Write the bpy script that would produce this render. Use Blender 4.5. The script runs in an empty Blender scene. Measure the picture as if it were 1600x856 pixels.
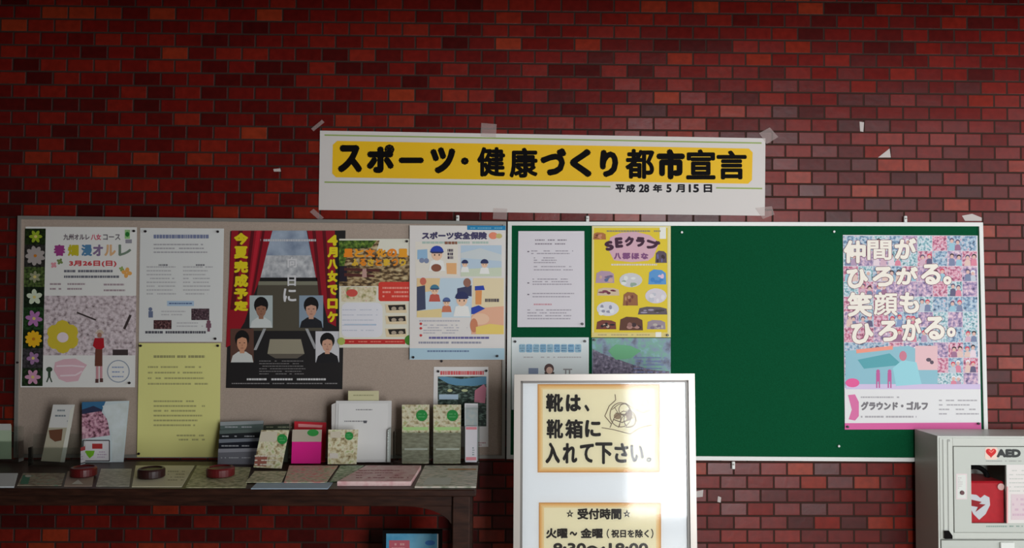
import bpy, math, random
from mathutils import Vector, Matrix
random.seed(7)
SC = bpy.context.scene
COL = SC.collection

# ------------------------------------------------------------------ camera
YAW, PITCH, ROLL = 0.01625, 0.03327, 0.00607
CAM = Vector((-0.0271, -2.9994, 1.4429))
FPX = 1256.0
_F = Vector((math.sin(YAW)*math.cos(PITCH), math.cos(YAW)*math.cos(PITCH), math.sin(PITCH)))
_R = Vector((math.cos(YAW), -math.sin(YAW), 0))
_U = _R.cross(_F)
R2 = _R*math.cos(ROLL) + _U*math.sin(ROLL)
U2 = -_R*math.sin(ROLL) + _U*math.cos(ROLL)
cd = bpy.data.cameras.new('camera')
cd.sensor_width = 36.0
cd.lens = 36.0*FPX/1600.0
cam = bpy.data.objects.new('camera', cd)
m3 = Matrix((R2, U2, -_F)).transposed()
cam.matrix_world = Matrix.Translation(CAM) @ m3.to_4x4()
COL.objects.link(cam)
SC.camera = cam

# ------------------------------------------------------------------ light, world, exposure
SC.view_settings.view_transform = 'Standard'
SC.view_settings.look = 'None'
SC.view_settings.gamma = 1.0
SC.view_settings.exposure = 0.0
SC.view_settings.use_curve_mapping = False
WIN = dict(x0=0.95, x1=4.70, z0=0.08, z1=3.15, y=-4.2)   # the glazed front of the hall, behind the camera
FRONT_W, DOOR_W, SIDE_W = 52.0, 114.0, 92.0
w = bpy.data.worlds.new('world'); SC.world = w; w.use_nodes = True
w.node_tree.nodes['Background'].inputs[0].default_value = (0.6, 0.7, 0.85, 1)
w.node_tree.nodes['Background'].inputs[1].default_value = 0.05
SIDE = dict(y0=-3.7, y1=-1.5, z0=0.5, z1=2.7, x=4.85)     # the window in the right-hand wall
def daylight(name, w_, h_, e, loc, rot):
    ld = bpy.data.lights.new(name, 'AREA')
    ld.shape = 'RECTANGLE'; ld.size = w_; ld.size_y = h_; ld.energy = e; ld.color = (0.95, 0.98, 1.0)
    lo = bpy.data.objects.new(name, ld); lo.location = loc; lo.rotation_euler = [math.radians(a) for a in rot]
    COL.objects.link(lo)
DX = 2.20; DZ = 2.40      # glass door at the near end of the front, tall panes beyond it
daylight('front_daylight', WIN['x1']-DX, WIN['z1']-WIN['z0'], FRONT_W, ((WIN['x1']+DX)/2, WIN['y']-0.06, (WIN['z0']+WIN['z1'])/2), (90, 0, 0))
daylight('door_daylight', DX-WIN['x0'], DZ-WIN['z0'], DOOR_W, ((DX+WIN['x0'])/2, WIN['y']-0.06, (WIN['z0']+DZ)/2), (90, 0, 0))
daylight('side_daylight', SIDE['y1']-SIDE['y0'], SIDE['z1']-SIDE['z0'], SIDE_W, (SIDE['x']+0.06, (SIDE['y0']+SIDE['y1'])/2, (SIDE['z0']+SIDE['z1'])/2), (90, 0, 90))

# ------------------------------------------------------------------ materials
def lin(c):
    c /= 255.0
    return c/12.92 if c <= 0.04045 else ((c+0.055)/1.055)**2.4
def rgb(r, g, b): return (lin(r), lin(g), lin(b), 1)
_mats = {}
def M(r, g, b, rough=0.6, spec=0.3, metal=0.0):
    k = (r, g, b, rough, spec, metal)
    if k in _mats: return _mats[k]
    m = bpy.data.materials.new('mat_%d_%d_%d' % (r, g, b)); m.use_nodes = True
    p = m.node_tree.nodes['Principled BSDF']
    p.inputs['Base Color'].default_value = rgb(r, g, b)
    p.inputs['Roughness'].default_value = rough
    p.inputs['Specular IOR Level'].default_value = spec
    p.inputs['Metallic'].default_value = metal
    _mats[k] = m
    return m
def ramp(nt, cols):
    n = nt.nodes.new('ShaderNodeValToRGB'); e = n.color_ramp.elements
    while len(e) < len(cols): e.new(0.5)
    for el, (p, c) in zip(e, cols):
        el.position = p; el.color = rgb(*c)
    return n
def noise_mat(name, cols, scale, detail=4, rough=0.5, stretch=(1, 1, 1), bump=0.0, spec=0.3):
    m = bpy.data.materials.new(name); m.use_nodes = True; nt = m.node_tree
    p = nt.nodes['Principled BSDF']; p.inputs['Roughness'].default_value = rough
    p.inputs['Specular IOR Level'].default_value = spec
    tc = nt.nodes.new('ShaderNodeTexCoord'); mp = nt.nodes.new('ShaderNodeMapping')
    mp.inputs['Scale'].default_value = stretch
    n = nt.nodes.new('ShaderNodeTexNoise'); n.inputs['Scale'].default_value = scale; n.inputs['Detail'].default_value = detail
    r = ramp(nt, cols)
    nt.links.new(tc.outputs['Object'], mp.inputs[0]); nt.links.new(mp.outputs[0], n.inputs['Vector'])
    nt.links.new(n.outputs['Fac'], r.inputs[0]); nt.links.new(r.outputs[0], p.inputs['Base Color'])
    if bump:
        b = nt.nodes.new('ShaderNodeBump'); b.inputs['Strength'].default_value = bump; b.inputs['Distance'].default_value = 0.001
        nt.links.new(n.outputs['Fac'], b.inputs['Height']); nt.links.new(b.outputs[0], p.inputs['Normal'])
    return m
def clear_mat(name, tint=(0.93, 0.95, 0.94), rough=0.04, ior=1.45):
    m = bpy.data.materials.new(name); m.use_nodes = True; nt = m.node_tree
    nt.nodes.remove(nt.nodes['Principled BSDF']); out = nt.nodes['Material Output']
    t = nt.nodes.new('ShaderNodeBsdfTransparent'); t.inputs[0].default_value = (*tint, 1)
    g = nt.nodes.new('ShaderNodeBsdfGlossy'); g.inputs['Roughness'].default_value = rough
    lw = nt.nodes.new('ShaderNodeFresnel'); lw.inputs[0].default_value = ior
    mx = nt.nodes.new('ShaderNodeMixShader')
    nt.links.new(lw.outputs[0], mx.inputs[0]); nt.links.new(t.outputs[0], mx.inputs[1]); nt.links.new(g.outputs[0], mx.inputs[2])
    nt.links.new(mx.outputs[0], out.inputs[0])
    return m
def tile_mat():
    """glazed red 45 x 95 mm wall tiles in running bond: own tone, own tilt and a dull joint"""
    m = bpy.data.materials.new('glazed_brick_tile'); m.use_nodes = True; nt = m.node_tree
    L = nt.links.new; N = nt.nodes.new
    p = nt.nodes['Principled BSDF']
    def math_(op, a, b=None, c=None):
        n = N('ShaderNodeMath'); n.operation = op
        for i, v in enumerate((a, b, c)):
            if v is None: continue
            if isinstance(v, (int, float)): n.inputs[i].default_value = v
            else: L(v, n.inputs[i])
        return n.outputs[0]
    g = N('ShaderNodeNewGeometry'); s = N('ShaderNodeSeparateXYZ'); L(g.outputs['Position'], s.inputs[0])
    PW, PH, X0, Z0 = 0.0998, 0.0496, 0.9506, 0.7984
    v = math_('DIVIDE', math_('SUBTRACT', s.outputs[2], Z0), PH)
    row = math_('FLOOR', v)
    odd = math_('FLOORED_MODULO', row, 2.0)
    u = math_('ADD', math_('DIVIDE', math_('SUBTRACT', s.outputs[0], X0), PW), math_('MULTIPLY', odd, 0.5))
    col = math_('FLOOR', u)
    fu, fv = math_('SUBTRACT', u, col), math_('SUBTRACT', v, row)
    du = math_('MULTIPLY', math_('MINIMUM', fu, math_('SUBTRACT', 1.0, fu)), PW)
    dv = math_('MULTIPLY', math_('MINIMUM', fv, math_('SUBTRACT', 1.0, fv)), PH)
    d = math_('MINIMUM', du, dv)
    mr = N('ShaderNodeMapRange'); mr.interpolation_type = 'SMOOTHSTEP'
    mr.inputs['From Min'].default_value = 0.0022; mr.inputs['From Max'].default_value = 0.0042; L(d, mr.inputs['Value'])
    face = mr.outputs[0]
    cid = N('ShaderNodeCombineXYZ'); L(col, cid.inputs[0]); L(row, cid.inputs[1])
    wn = N('ShaderNodeTexWhiteNoise'); wn.noise_dimensions = '2D'; L(cid.outputs[0], wn.inputs['Vector'])
    r = ramp(nt, [(0.0, (72, 14, 13)), (0.25, (94, 18, 15)), (0.62, (111, 22, 17)), (0.9, (125, 31, 20)), (1.0, (146, 50, 26))])
    L(wn.outputs['Value'], r.inputs[0])
    nz = N('ShaderNodeTexNoise'); nz.inputs['Scale'].default_value = 40; L(g.outputs['Position'], nz.inputs['Vector'])
    mm = N('ShaderNodeMix'); mm.data_type = 'RGBA'; mm.blend_type = 'MULTIPLY'; mm.inputs[0].default_value = 0.5
    r2 = ramp(nt, [(0.3, (180, 180, 180)), (0.7, (255, 255, 255))]); L(nz.outputs['Fac'], r2.inputs[0])
    L(r.outputs[0], mm.inputs[6]); L(r2.outputs[0], mm.inputs[7])
    mx = N('ShaderNodeMix'); mx.data_type = 'RGBA'; L(face, mx.inputs[0])
    mx.inputs[6].default_value = rgb(58, 42, 37); L(mm.outputs[2], mx.inputs[7]); L(mx.outputs[2], p.inputs['Base Color'])
    ro = N('ShaderNodeMapRange'); L(face, ro.inputs['Value']); ro.inputs['To Min'].default_value = 0.9; ro.inputs['To Max'].default_value = 0.3
    L(ro.outputs[0], p.inputs['Roughness'])
    sp = N('ShaderNodeMapRange'); L(face, sp.inputs['Value']); sp.inputs['To Min'].default_value = 0.1; sp.inputs['To Max'].default_value = 0.35
    L(sp.outputs[0], p.inputs['Specular IOR Level'])
    # each tile sits at its own slight angle in the mortar
    vm = N('ShaderNodeVectorMath'); vm.operation = 'SUBTRACT'; L(wn.outputs['Color'], vm.inputs[0]); vm.inputs[1].default_value = (0.5, 0.5, 0.5)
    vs = N('ShaderNodeVectorMath'); vs.operation = 'SCALE'; L(vm.outputs[0], vs.inputs[0]); vs.inputs['Scale'].default_value = 0.085
    va = N('ShaderNodeVectorMath'); va.operation = 'ADD'; L(vs.outputs[0], va.inputs[0]); L(g.outputs['Normal'], va.inputs[1])
    vn = N('ShaderNodeVectorMath'); vn.operation = 'NORMALIZE'; L(va.outputs[0], vn.inputs[0])
    hb = math_('ADD', face, math_('MULTIPLY', nz.outputs['Fac'], 0.25))
    b = N('ShaderNodeBump'); b.inputs['Strength'].default_value = 0.6; b.inputs['Distance'].default_value = 0.003
    L(hb, b.inputs['Height']); L(vn.outputs[0], b.inputs['Normal']); L(b.outputs[0], p.inputs['Normal'])
    return m

TILE = tile_mat()
PLASTER = noise_mat('grey_plaster', [(0.3, (84, 78, 72)), (0.7, (94, 87, 80))], 8, rough=0.9)
CEIL = noise_mat('ceiling_board', [(0.3, (92, 88, 82)), (0.7, (102, 98, 90))], 12, rough=0.9)
FLOOR = noise_mat('floor_vinyl', [(0.3, (150, 142, 130)), (0.7, (164, 156, 142))], 6, rough=0.4)
FELT = noise_mat('grey_felt', [(0.35, (168, 151, 138)), (0.65, (178, 160, 147))], 300, rough=0.95, bump=0.3)
GREEN = noise_mat('green_board', [(0.35, (5, 72, 42)), (0.65, (7, 79, 48))], 250, rough=0.9, bump=0.2, spec=0.1)
ALU = M(205, 202, 196, 0.35, 0.5, 0.35)
ALU_D = M(150, 146, 140, 0.4, 0.5, 0.3)
WHITEFRAME = M(222, 222, 218, 0.35, 0.5)
PAPER = M(232, 230, 226); PAPER_C = M(218, 226, 226); PAPER_L = M(220, 214, 220)
BLACK = M(12, 10, 11, 0.7, 0.08); INK = M(36, 34, 38, 0.7, 0.1); GREYINK = M(140, 138, 142); LIGHTINK = M(172, 170, 174)
ACRYL = clear_mat('clear_acrylic')
PANE = clear_mat('clear_pane', (0.97, 0.98, 0.98), 0.02, 1.14)
def tape_mat():
    m = bpy.data.materials.new('clear_tape'); m.use_nodes = True; nt = m.node_tree
    nt.nodes.remove(nt.nodes['Principled BSDF']); t = nt.nodes.new('ShaderNodeBsdfTransparent')
    d = nt.nodes.new('ShaderNodeBsdfDiffuse'); d.inputs[0].default_value = rgb(216, 196, 192)
    mx = nt.nodes.new('ShaderNodeMixShader'); mx.inputs[0].default_value = 0.33
    nt.links.new(t.outputs[0], mx.inputs[1]); nt.links.new(d.outputs[0], mx.inputs[2]); nt.links.new(mx.outputs[0], nt.nodes['Material Output'].inputs[0])
    return m
TAPE = tape_mat()
WOOD = noise_mat('dark_wood', [(0.3, (36, 19, 14)), (0.7, (62, 36, 26))], 14, rough=0.4, stretch=(1, 6, 6))

# ------------------------------------------------------------------ rays and planes
def ray(px, py): return R2*((px-800)/FPX) - U2*((py-428)/FPX) + _F
class Plane:
    def __init__(s, p, n): s.p = Vector(p); s.n = Vector(n).normalized()
    def pt(s, px, py, lift=0.0):
        d = ray(px, py); q = s.p + s.n*lift
        return CAM + d*((q-CAM).dot(s.n)/d.dot(s.n))
def wallp(y): return Plane((0, y, 0), (0, -1, 0))
def P(px, py, y=0.0): return wallp(y).pt(px, py)
def Pz(px, py, z): return Plane((0, 0, z), (0, 0, 1)).pt(px, py)

# ------------------------------------------------------------------ objects
WORLD = {}
class MB:
    def __init__(s): s.v = []; s.f = []; s.m = []; s.mats = []
    def mi(s, mat):
        if mat not in s.mats: s.mats.append(mat)
        return s.mats.index(mat)
    def face(s, pts, mat):
        k = len(s.v); s.v += [Vector(p) for p in pts]; s.f.append(tuple(range(k, k+len(pts)))); s.m.append(s.mi(mat))
    def hull(s, A, B, mat):
        """solid between loop A (front) and loop B (back)"""
        n = len(A); k = len(s.v); s.v += [Vector(p) for p in A] + [Vector(p) for p in B]
        i = s.mi(mat)
        s.f.append(tuple(range(k, k+n))); s.f.append(tuple(range(k+2*n-1, k+n-1, -1))); s.m += [i, i]
        for j in range(n):
            a, b = j, (j+1) % n
            s.f.append((k+b, k+a, k+n+a, k+n+b)); s.m.append(i)
    def box(s, x0, x1, y0, y1, z0, z1, mat, bev=0.0):
        if bev <= 0:
            s.hull([(x0, y0, z0), (x1, y0, z0), (x1, y0, z1), (x0, y0, z1)], [(x0, y1, z0), (x1, y1, z0), (x1, y1, z1), (x0, y1, z1)], mat); return
        def loop(y, i): return [(x0+i, y, z0), (x1-i, y, z0), (x1, y, z0+i), (x1, y, z1-i), (x1-i, y, z1), (x0+i, y, z1), (x0, y, z1-i), (x0, y, z0+i)]
        b = bev
        def shr(y): return [(x0+2*b, y, z0+b), (x1-2*b, y, z0+b), (x1-b, y, z0+2*b), (x1-b, y, z1-2*b), (x1-2*b, y, z1-b), (x0+2*b, y, z1-b), (x0+b, y, z1-2*b), (x0+b, y, z0+2*b)]
        L = [shr(y0), loop(y0+b, b), loop(y1-b, b), shr(y1)]
        k = len(s.v); i = s.mi(mat)
        for l in L: s.v += [Vector(p) for p in l]
        s.f.append(tuple(range(k, k+8))); s.f.append(tuple(range(k+31, k+23, -1))); s.m += [i, i]
        for q in range(3):
            for j in range(8):
                a, c = j, (j+1) % 8
                s.f.append((k+q*8+c, k+q*8+a, k+q*8+8+a, k+q*8+8+c)); s.m.append(i)
    def cyl(s, c, axis, r, h, mat, n=16, r2=None):
        c = Vector(c); ax = Vector(axis).normalized(); t = ax.orthogonal().normalized(); b = ax.cross(t)
        r2 = r if r2 is None else r2
        A = [c + (t*math.cos(2*math.pi*i/n) + b*math.sin(2*math.pi*i/n))*r for i in range(n)]
        B = [c + ax*h + (t*math.cos(2*math.pi*i/n) + b*math.sin(2*math.pi*i/n))*r2 for i in range(n)]
        s.hull(B, A, mat)
    def lathe(s, c, prof, mat, n=24):
        k = len(s.v); i = s.mi(mat); c = Vector(c)
        for r, z in prof:
            for j in range(n):
                a = 2*math.pi*j/n; s.v.append(c + Vector((r*math.cos(a), r*math.sin(a), z)))
        for q in range(len(prof)-1):
            for j in range(n):
                a, b = j, (j+1) % n
                s.f.append((k+q*n+a, k+q*n+b, k+(q+1)*n+b, k+(q+1)*n+a)); s.m.append(i)
        s.f.append(tuple(range(k+n-1, k-1, -1))); s.f.append(tuple(range(k+(len(prof)-1)*n, k+len(prof)*n))); s.m += [i, i]
    def pieces(s, cell=0.004, reach=0.008):
        """one block of print per piece: faces farther apart than about 2 cm go to different parts"""
        up = list(range(len(s.f))); seen = {}
        def find(i):
            while up[i] != i: up[i] = up[up[i]]; i = up[i]
            return i
        for i, f in enumerate(s.f):
            xs = [s.v[k].x for k in f]; zs = [s.v[k].z-s.v[k].y for k in f]
            for a in range(int((min(xs)-reach)//cell), int((max(xs)+reach)//cell)+1):
                for b in range(int((min(zs)-reach)//cell), int((max(zs)+reach)//cell)+1):
                    if (a, b) in seen: up[find(i)] = find(seen[(a, b)])
                    else: seen[(a, b)] = i
        out = {}
        for i, f in enumerate(s.f):
            r = find(i)
            if r not in out: out[r] = MB()
            out[r].face([s.v[k] for k in f], s.mats[s.m[i]])
        return list(out.values())
    def build(s, name, parent=None, loc=None, label=None):
        if loc is None:
            if parent is not None: loc = WORLD[parent.name]
            else:
                xs = [v.x for v in s.v]; ys = [v.y for v in s.v]; zs = [v.z for v in s.v]
                loc = Vector(((min(xs)+max(xs))/2, (min(ys)+max(ys))/2, min(zs)))
        loc = Vector(loc)
        me = bpy.data.meshes.new(name); me.from_pydata([v-loc for v in s.v], [], s.f); me.update()
        for m in s.mats: me.materials.append(m)
        me.polygons.foreach_set('material_index', s.m); me.update()
        o = bpy.data.objects.new(name, me); COL.objects.link(o)
        if parent is not None: o.parent = parent; o.location = loc - WORLD[parent.name]
        else: o.location = loc
        WORLD[o.name] = loc
        if label: o['label'] = label
        return o
def thing(name, label, cat, loc, group=None):
    o = bpy.data.objects.new(name, None); COL.objects.link(o); o.empty_display_size = 0.05
    o.location = loc; WORLD[o.name] = Vector(loc); o['label'] = label; o['category'] = cat
    if group: o['group'] = group
    return o
def tag(o, label, cat, group=None):
    o['label'] = label; o['category'] = cat
    if group: o['group'] = group
    return o
def struct(o): o['kind'] = 'structure'; return o

# ------------------------------------------------------------------ flat printed shapes (given on their sheet)
def rect(x0, y0, x1, y1): return [[(x0, y0), (x1, y0), (x1, y1), (x0, y1)]]
def ell(cx, cy, rx, ry, n=18, a0=0.0): return [[(cx+rx*math.cos(a0+2*math.pi*i/n), cy+ry*math.sin(a0+2*math.pi*i/n)) for i in range(n)]]
def rrect(x0, y0, x1, y1, r, n=4):
    o = []
    for cx, cy, a in ((x1-r, y0+r, -90), (x1-r, y1-r, 0), (x0+r, y1-r, 90), (x0+r, y0+r, 180)):
        for i in range(n+1):
            t = math.radians(a+90*i/n); o.append((cx+r*math.cos(t), cy+r*math.sin(t)))
    return [o]
def stroke(pts, w):
    o = []
    for (x0, y0), (x1, y1) in zip(pts, pts[1:]):
        l = math.hypot(x1-x0, y1-y0) or 1; nx, ny = -(y1-y0)/l*w/2, (x1-x0)/l*w/2
        o.append([(x0+nx, y0+ny), (x1+nx, y1+ny), (x1-nx, y1-ny), (x0-nx, y0-ny)])
    return o
def ring(cx, cy, rx, ry, w, n=24):
    p = [(cx+rx*math.cos(2*math.pi*i/n), cy+ry*math.sin(2*math.pi*i/n)) for i in range(n+1)]
    return stroke(p, w)
def outline(q, w): return stroke(list(q)+[q[0]], w)
def flower(cx, cy, r, n=6, a0=0.3, fat=0.5):
    o = []
    for i in range(n):
        a = a0+2*math.pi*i/n; c, s = math.cos(a), math.sin(a)
        o.append([(cx+c*r*(0.55+0.5*math.cos(t))-s*r*fat*0.8*math.sin(t), cy+s*r*(0.55+0.5*math.cos(t))+c*r*fat*0.8*math.sin(t)) for t in [2*math.pi*k/10 for k in range(10)]])
    return o
_gl = {}
def glyphs(txt):
    if txt in _gl: return _gl[txt]
    cu = bpy.data.curves.new('type', 'FONT'); cu.body = txt; cu.size = 1; cu.resolution_u = 3
    o = bpy.data.objects.new('type', cu); COL.objects.link(o); bpy.context.view_layer.update()
    me = bpy.data.meshes.new_from_object(o.evaluated_get(bpy.context.evaluated_depsgraph_get()))
    vs = [(v.co.x, v.co.y) for v in me.vertices]; fs = [tuple(p.vertices) for p in me.polygons]
    bpy.data.objects.remove(o); bpy.data.curves.remove(cu); bpy.data.meshes.remove(me)
    xa = min(v[0] for v in vs); xb = max(v[0] for v in vs); ya = min(v[1] for v in vs); yb = max(v[1] for v in vs)
    vs = [((x-xa)/max(xb-xa, 1e-6), (yb-y)/max(yb-ya, 1e-6)) for x, y in vs]
    _gl[txt] = (vs, fs); return _gl[txt]
class Poly(list):
    k = None
def lift(sh, i):
    """ink thickness: later strokes lie a hair above earlier ones"""
    k = getattr(sh, 'k', None)
    return k*1.2e-5 if k is not None else ((i*7+(i//23)*5) % 29)*2e-6
def text(txt, x0, y0, x1, y1, bold=0.0, rot=0.0, slant=0.0):
    """lettering fitted into a box; bold thickens every stroke"""
    vs, fs = glyphs(txt); b = bold
    offs = [(0, 0)] if b <= 0 else [(b*math.cos(k*math.pi/4), b*math.sin(k*math.pi/4)) for k in range(8)]
    cx, cy = (x0+x1)/2, (y0+y1)/2; c, s = math.cos(rot), math.sin(rot); o = []
    for k, (dx, dy) in enumerate(offs):
        pp = []
        for u, v in vs:
            x = x0+b+u*(x1-x0-2*b)+dx; y = y0+b+v*(y1-y0-2*b)+dy
            y += slant*(x-cx)
            pp.append((cx+(x-cx)*c-(y-cy)*s, cy+(x-cx)*s+(y-cy)*c))
        for f in fs:
            q = Poly(pp[i] for i in f); q.k = k; o.append(q)
    return o
def rows(x0, y0, x1, y1, n, h, seed=1, dash=5.0, fill=0.9, ragged=0.3):
    dash *= 0.55; h *= 0.85
    """small print too fine to read: rows of ink"""
    R = random.Random(seed); o = []
    for i in range(n):
        y = y0 + (y1-y0)*(i+0.5)/n; x = x0; xe = x1 - (R.random()*ragged*(x1-x0))
        while x < xe:
            d = dash*(0.5+R.random())
            if R.random() < fill: o += rect(x, y-h/2, min(x+d, xe), y+h/2)
            x += d + 0.7
    return o

class Sheet:
    def __init__(s, name, label, cat, plane, quad, mat, thick=0.0004, group=None, part='sheet', root=None):
        s.pl = plane; s.quad = quad
        if root is None:
            a = plane.pt(*quad[3]); b = plane.pt(*quad[2])
            root = thing(name, label, cat, (a+b)/2, group)
        s.root = root; s.pending = {}; s.nc = 0
        mb = MB(); mb.hull([plane.pt(*q) for q in quad], [plane.pt(*q, -thick) for q in quad], mat)
        s.sheet = mb.build(part, root)
    def add(s, part, shapes, mat, lv=1, new=False):
        if new or part not in s.pending:
            if new: part = (part, len(s.pending))
            s.pending[part] = MB()
        mb = s.pending[part]
        s.nc += 1; e = (s.nc % 7)*0.7e-5
        for i, sh in enumerate(shapes): mb.face([s.pl.pt(x, y, lv*0.0003+e+lift(sh, i)) for x, y in sh], mat)
        return part
    def more(s, key, shapes, mat, lv=2):
        s.nc += 1; e = (s.nc % 7)*0.7e-5
        for i, sh in enumerate(shapes): s.pending[key].face([s.pl.pt(x, y, lv*0.0003+e+lift(sh, i)) for x, y in sh], mat)
    def done(s):
        for k, mb in s.pending.items():
            nm_ = k[0] if isinstance(k, tuple) else k
            for piece in ([mb] if 'lettering' in nm_ else mb.pieces()): piece.build(nm_, s.root)
        return s.root

# ================================================================== SETTING
XL, XR, YF, ZC = -3.2, 4.85, -4.2, 3.3
mb = MB(); mb.box(XL-0.2, XR+0.2, 0.0, 0.2, 0, ZC, TILE); struct(mb.build('wall_back'))
mb = MB(); mb.box(XL-0.2, XR+0.2, YF-0.2, 0.2, -0.1, 0, FLOOR); struct(mb.build('floor'))
mb = MB(); mb.box(XL-0.2, XR+0.2, YF-0.2, 0.2, ZC, ZC+0.1, CEIL); struct(mb.build('ceiling'))
mb = MB(); mb.box(XL-0.2, XL, YF, 0.0, 0, ZC, PLASTER); struct(mb.build('wall_left'))
mb = MB(); q = SIDE
mb.box(XR, XR+0.2, YF, q['y0'], 0, ZC, PLASTER); mb.box(XR, XR+0.2, q['y1'], 0, 0, ZC, PLASTER)
mb.box(XR, XR+0.2, q['y0'], q['y1'], 0, q['z0'], PLASTER); mb.box(XR, XR+0.2, q['y0'], q['y1'], q['z1'], ZC, PLASTER)
struct(mb.build('wall_right'))
mb = MB()
for y in (q['y0'], (q['y0']+q['y1'])/2-0.03, q['y1']-0.06): mb.box(XR-0.01, XR+0.05, y, y+0.06, q['z0'], q['z1'], ALU_D)
for z in (q['z0'], q['z1']-0.06): mb.box(XR-0.01, XR+0.05, q['y0'], q['y1'], z, z+0.06, ALU_D)
struct(mb.build('window_2'))
mb = MB(); mb.box(XL, XR, -1.1, -0.8, 2.36, ZC, CEIL); struct(mb.build('added_shade_beam'))  # added above the view to keep window light off the upper tiles
mb = MB()
mb.box(XL-0.2, WIN['x0'], YF-0.2, YF, 0, ZC, PLASTER); mb.box(WIN['x1'], XR+0.2, YF-0.2, YF, 0, ZC, PLASTER)
mb.box(WIN['x0'], WIN['x1'], YF-0.2, YF, 0, WIN['z0'], PLASTER); mb.box(WIN['x0'], WIN['x1'], YF-0.2, YF, WIN['z1'], ZC, PLASTER); mb.box(WIN['x0'], DX, YF-0.2, YF, DZ+0.06, WIN['z1'], PLASTER)
struct(mb.build('wall_front'))
mb = MB()
for x in (WIN['x0'], 2.17, 3.40, WIN['x1']-0.06): mb.box(x, x+0.06, YF-0.05, YF+0.01, WIN['z0'], WIN['z1'], ALU_D)
for z in (WIN['z0'], 2.40, WIN['z1']-0.06): mb.box(WIN['x0'], WIN['x1'], YF-0.05, YF+0.01, z, z+0.06, ALU_D)
struct(mb.build('window_1'))

# ================================================================== NOTICE BOARDS
def board(label, outer, felt, frame, fw, hooks, T=0.022):
    """outer: four corners on the wall"""
    pl = wallp(-T)
    c = [P(*q, -T) for q in outer]
    r = thing('notice_board', label, 'notice board', Vector(((c[0].x+c[1].x)/2, -0.001, (c[2].z+c[3].z)/2)), 'notice boards on the tiled wall')
    cen = (c[0]+c[1]+c[2]+c[3])/4
    inn = [p + Vector((fw if p.x < cen.x else -fw, 0, fw if p.z < cen.z else -fw)) for p in c]
    b = MB(); b.hull([p+Vector((0, 0.006, 0)) for p in inn], [Vector((p.x, -0.002, p.z)) for p in inn], felt); b.build('pin_panel', r)
    for i in range(4):
        j = (i+1) % 4
        f = MB(); A = [c[i], c[j], inn[j], inn[i]]
        f.hull(A, [Vector((p.x, -0.002, p.z)) for p in A], frame); f.build('frame_rail', r)
    for hx, hy in hooks:
        q = P(hx, hy, -0.01); k = MB()
        k.box(q.x-0.006, q.x+0.006, -0.012, -0.001, q.z-0.014, q.z+0.014, WHITEFRAME, 0.002)
        k.cyl((q.x, -0.016, q.z+0.004), (0, 1, 0), 0.003, 0.006, ALU_D, 10)
        k.build('mounting_bracket', r)
    return r
board('grey felt notice board in a thin metal frame above the desk', [(27.5, 337), (791, 346), (789, 716.5), (21, 715)], FELT, ALU_D, 0.012, [(715, 342)])
board('green notice board in a white metal frame above the brick near the cabinet', [(793.5, 346), (1536, 347.5), (1545, 722), (791.5, 717)], GREEN, WHITEFRAME, 0.0145, [(918, 343), (1415, 343), (1146, 727)])

# ================================================================== BANNER
pl = wallp(-0.003)
S = Sheet('banner', 'long white paper banner with bold black lettering on a yellow band taped above the boards', 'banner', pl,
          [(500, 204), (1196, 216), (1195, 337), (498, 328)], M(214, 207, 203), 0.0006)
S.add('yellow_band', [[(527, 220), (1170, 232), (1176, 238), (1175, 281), (1169, 287), (525, 277), (519, 271), (520, 226)]], M(236, 186, 22))
S.add('green_rule', stroke([(507, 211), (1190, 223.5)], 2.2), M(148, 168, 92))
S.add('green_rule', stroke([(507, 284.5), (954, 291.5)], 2.2) + stroke([(1119, 293.5), (1191, 294.5)], 2.2), M(148, 168, 92))
for ch, a, b, c, d in (('ス', 205, 243, 372, 432), ('ポ', 400, 240, 590, 434), ('ー', 618, 328, 788, 368), ('ツ', 830, 258, 1002, 438), ('・', 1038, 328, 1092, 378), ('健', 1148, 258, 1338, 458), ('康', 1366, 262, 1558, 466)):
    S.add('lettering', text(ch, 480+a/4.324, 170+b/4.324, 480+c/4.324, 170+d/4.324, 1.7 if ch in '健康' else 3.2), BLACK, 2)
for ch, a, b, c, d in (('づ', 58, 210, 226, 388), ('く', 248, 215, 390, 398), ('り', 440, 222, 558, 398), ('都', 603, 216, 790, 408), ('市', 803, 216, 986, 412), ('宣', 993, 218, 1182, 412), ('言', 1188, 226, 1382, 412)):
    S.add('lettering', text(ch, 830+a/4.103, 180+b/4.103, 830+c/4.103, 180+d/4.103, 1.7 if ch in '都宣言' else 3.0), BLACK, 2)
for ch, a, c in (('平', 540, 600), ('成', 607, 668), ('28', 690, 757), ('年', 780, 840), ('5', 866, 900), ('月', 928, 985), ('15', 1010, 1076), ('日', 1106, 1160)):
    S.add('date_lettering', text(ch, 830+a/4.103, 287.5+(a/4000), 830+c/4.103, 300.5+(a/4000), 0.7), INK, 2)
S.add('clear_tape', [[(486, 201), (503, 187), (507, 191), (490, 205)]], TAPE, 5, new=True)
S.add('clear_tape', [[(752, 192), (776, 194), (775, 215), (751, 213)]], TAPE, 5, new=True)
S.add('clear_tape', [[(1186, 208), (1203, 199), (1216, 214), (1198, 225)]], TAPE, 5, new=True)
S.add('clear_tape', [[(484, 331), (490, 326), (506, 340), (500, 345)]], TAPE, 5, new=True)
S.add('clear_tape', [[(771, 325), (793, 326), (792, 343), (770, 342)]], TAPE, 5, new=True)
S.add('clear_tape', [[(1180, 325), (1206, 322), (1210, 335), (1192, 342)]], TAPE, 5, new=True)
S.done()

# ================================================================== POSTERS ON THE GREY BOARD
Y0 = -0.0175
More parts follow.
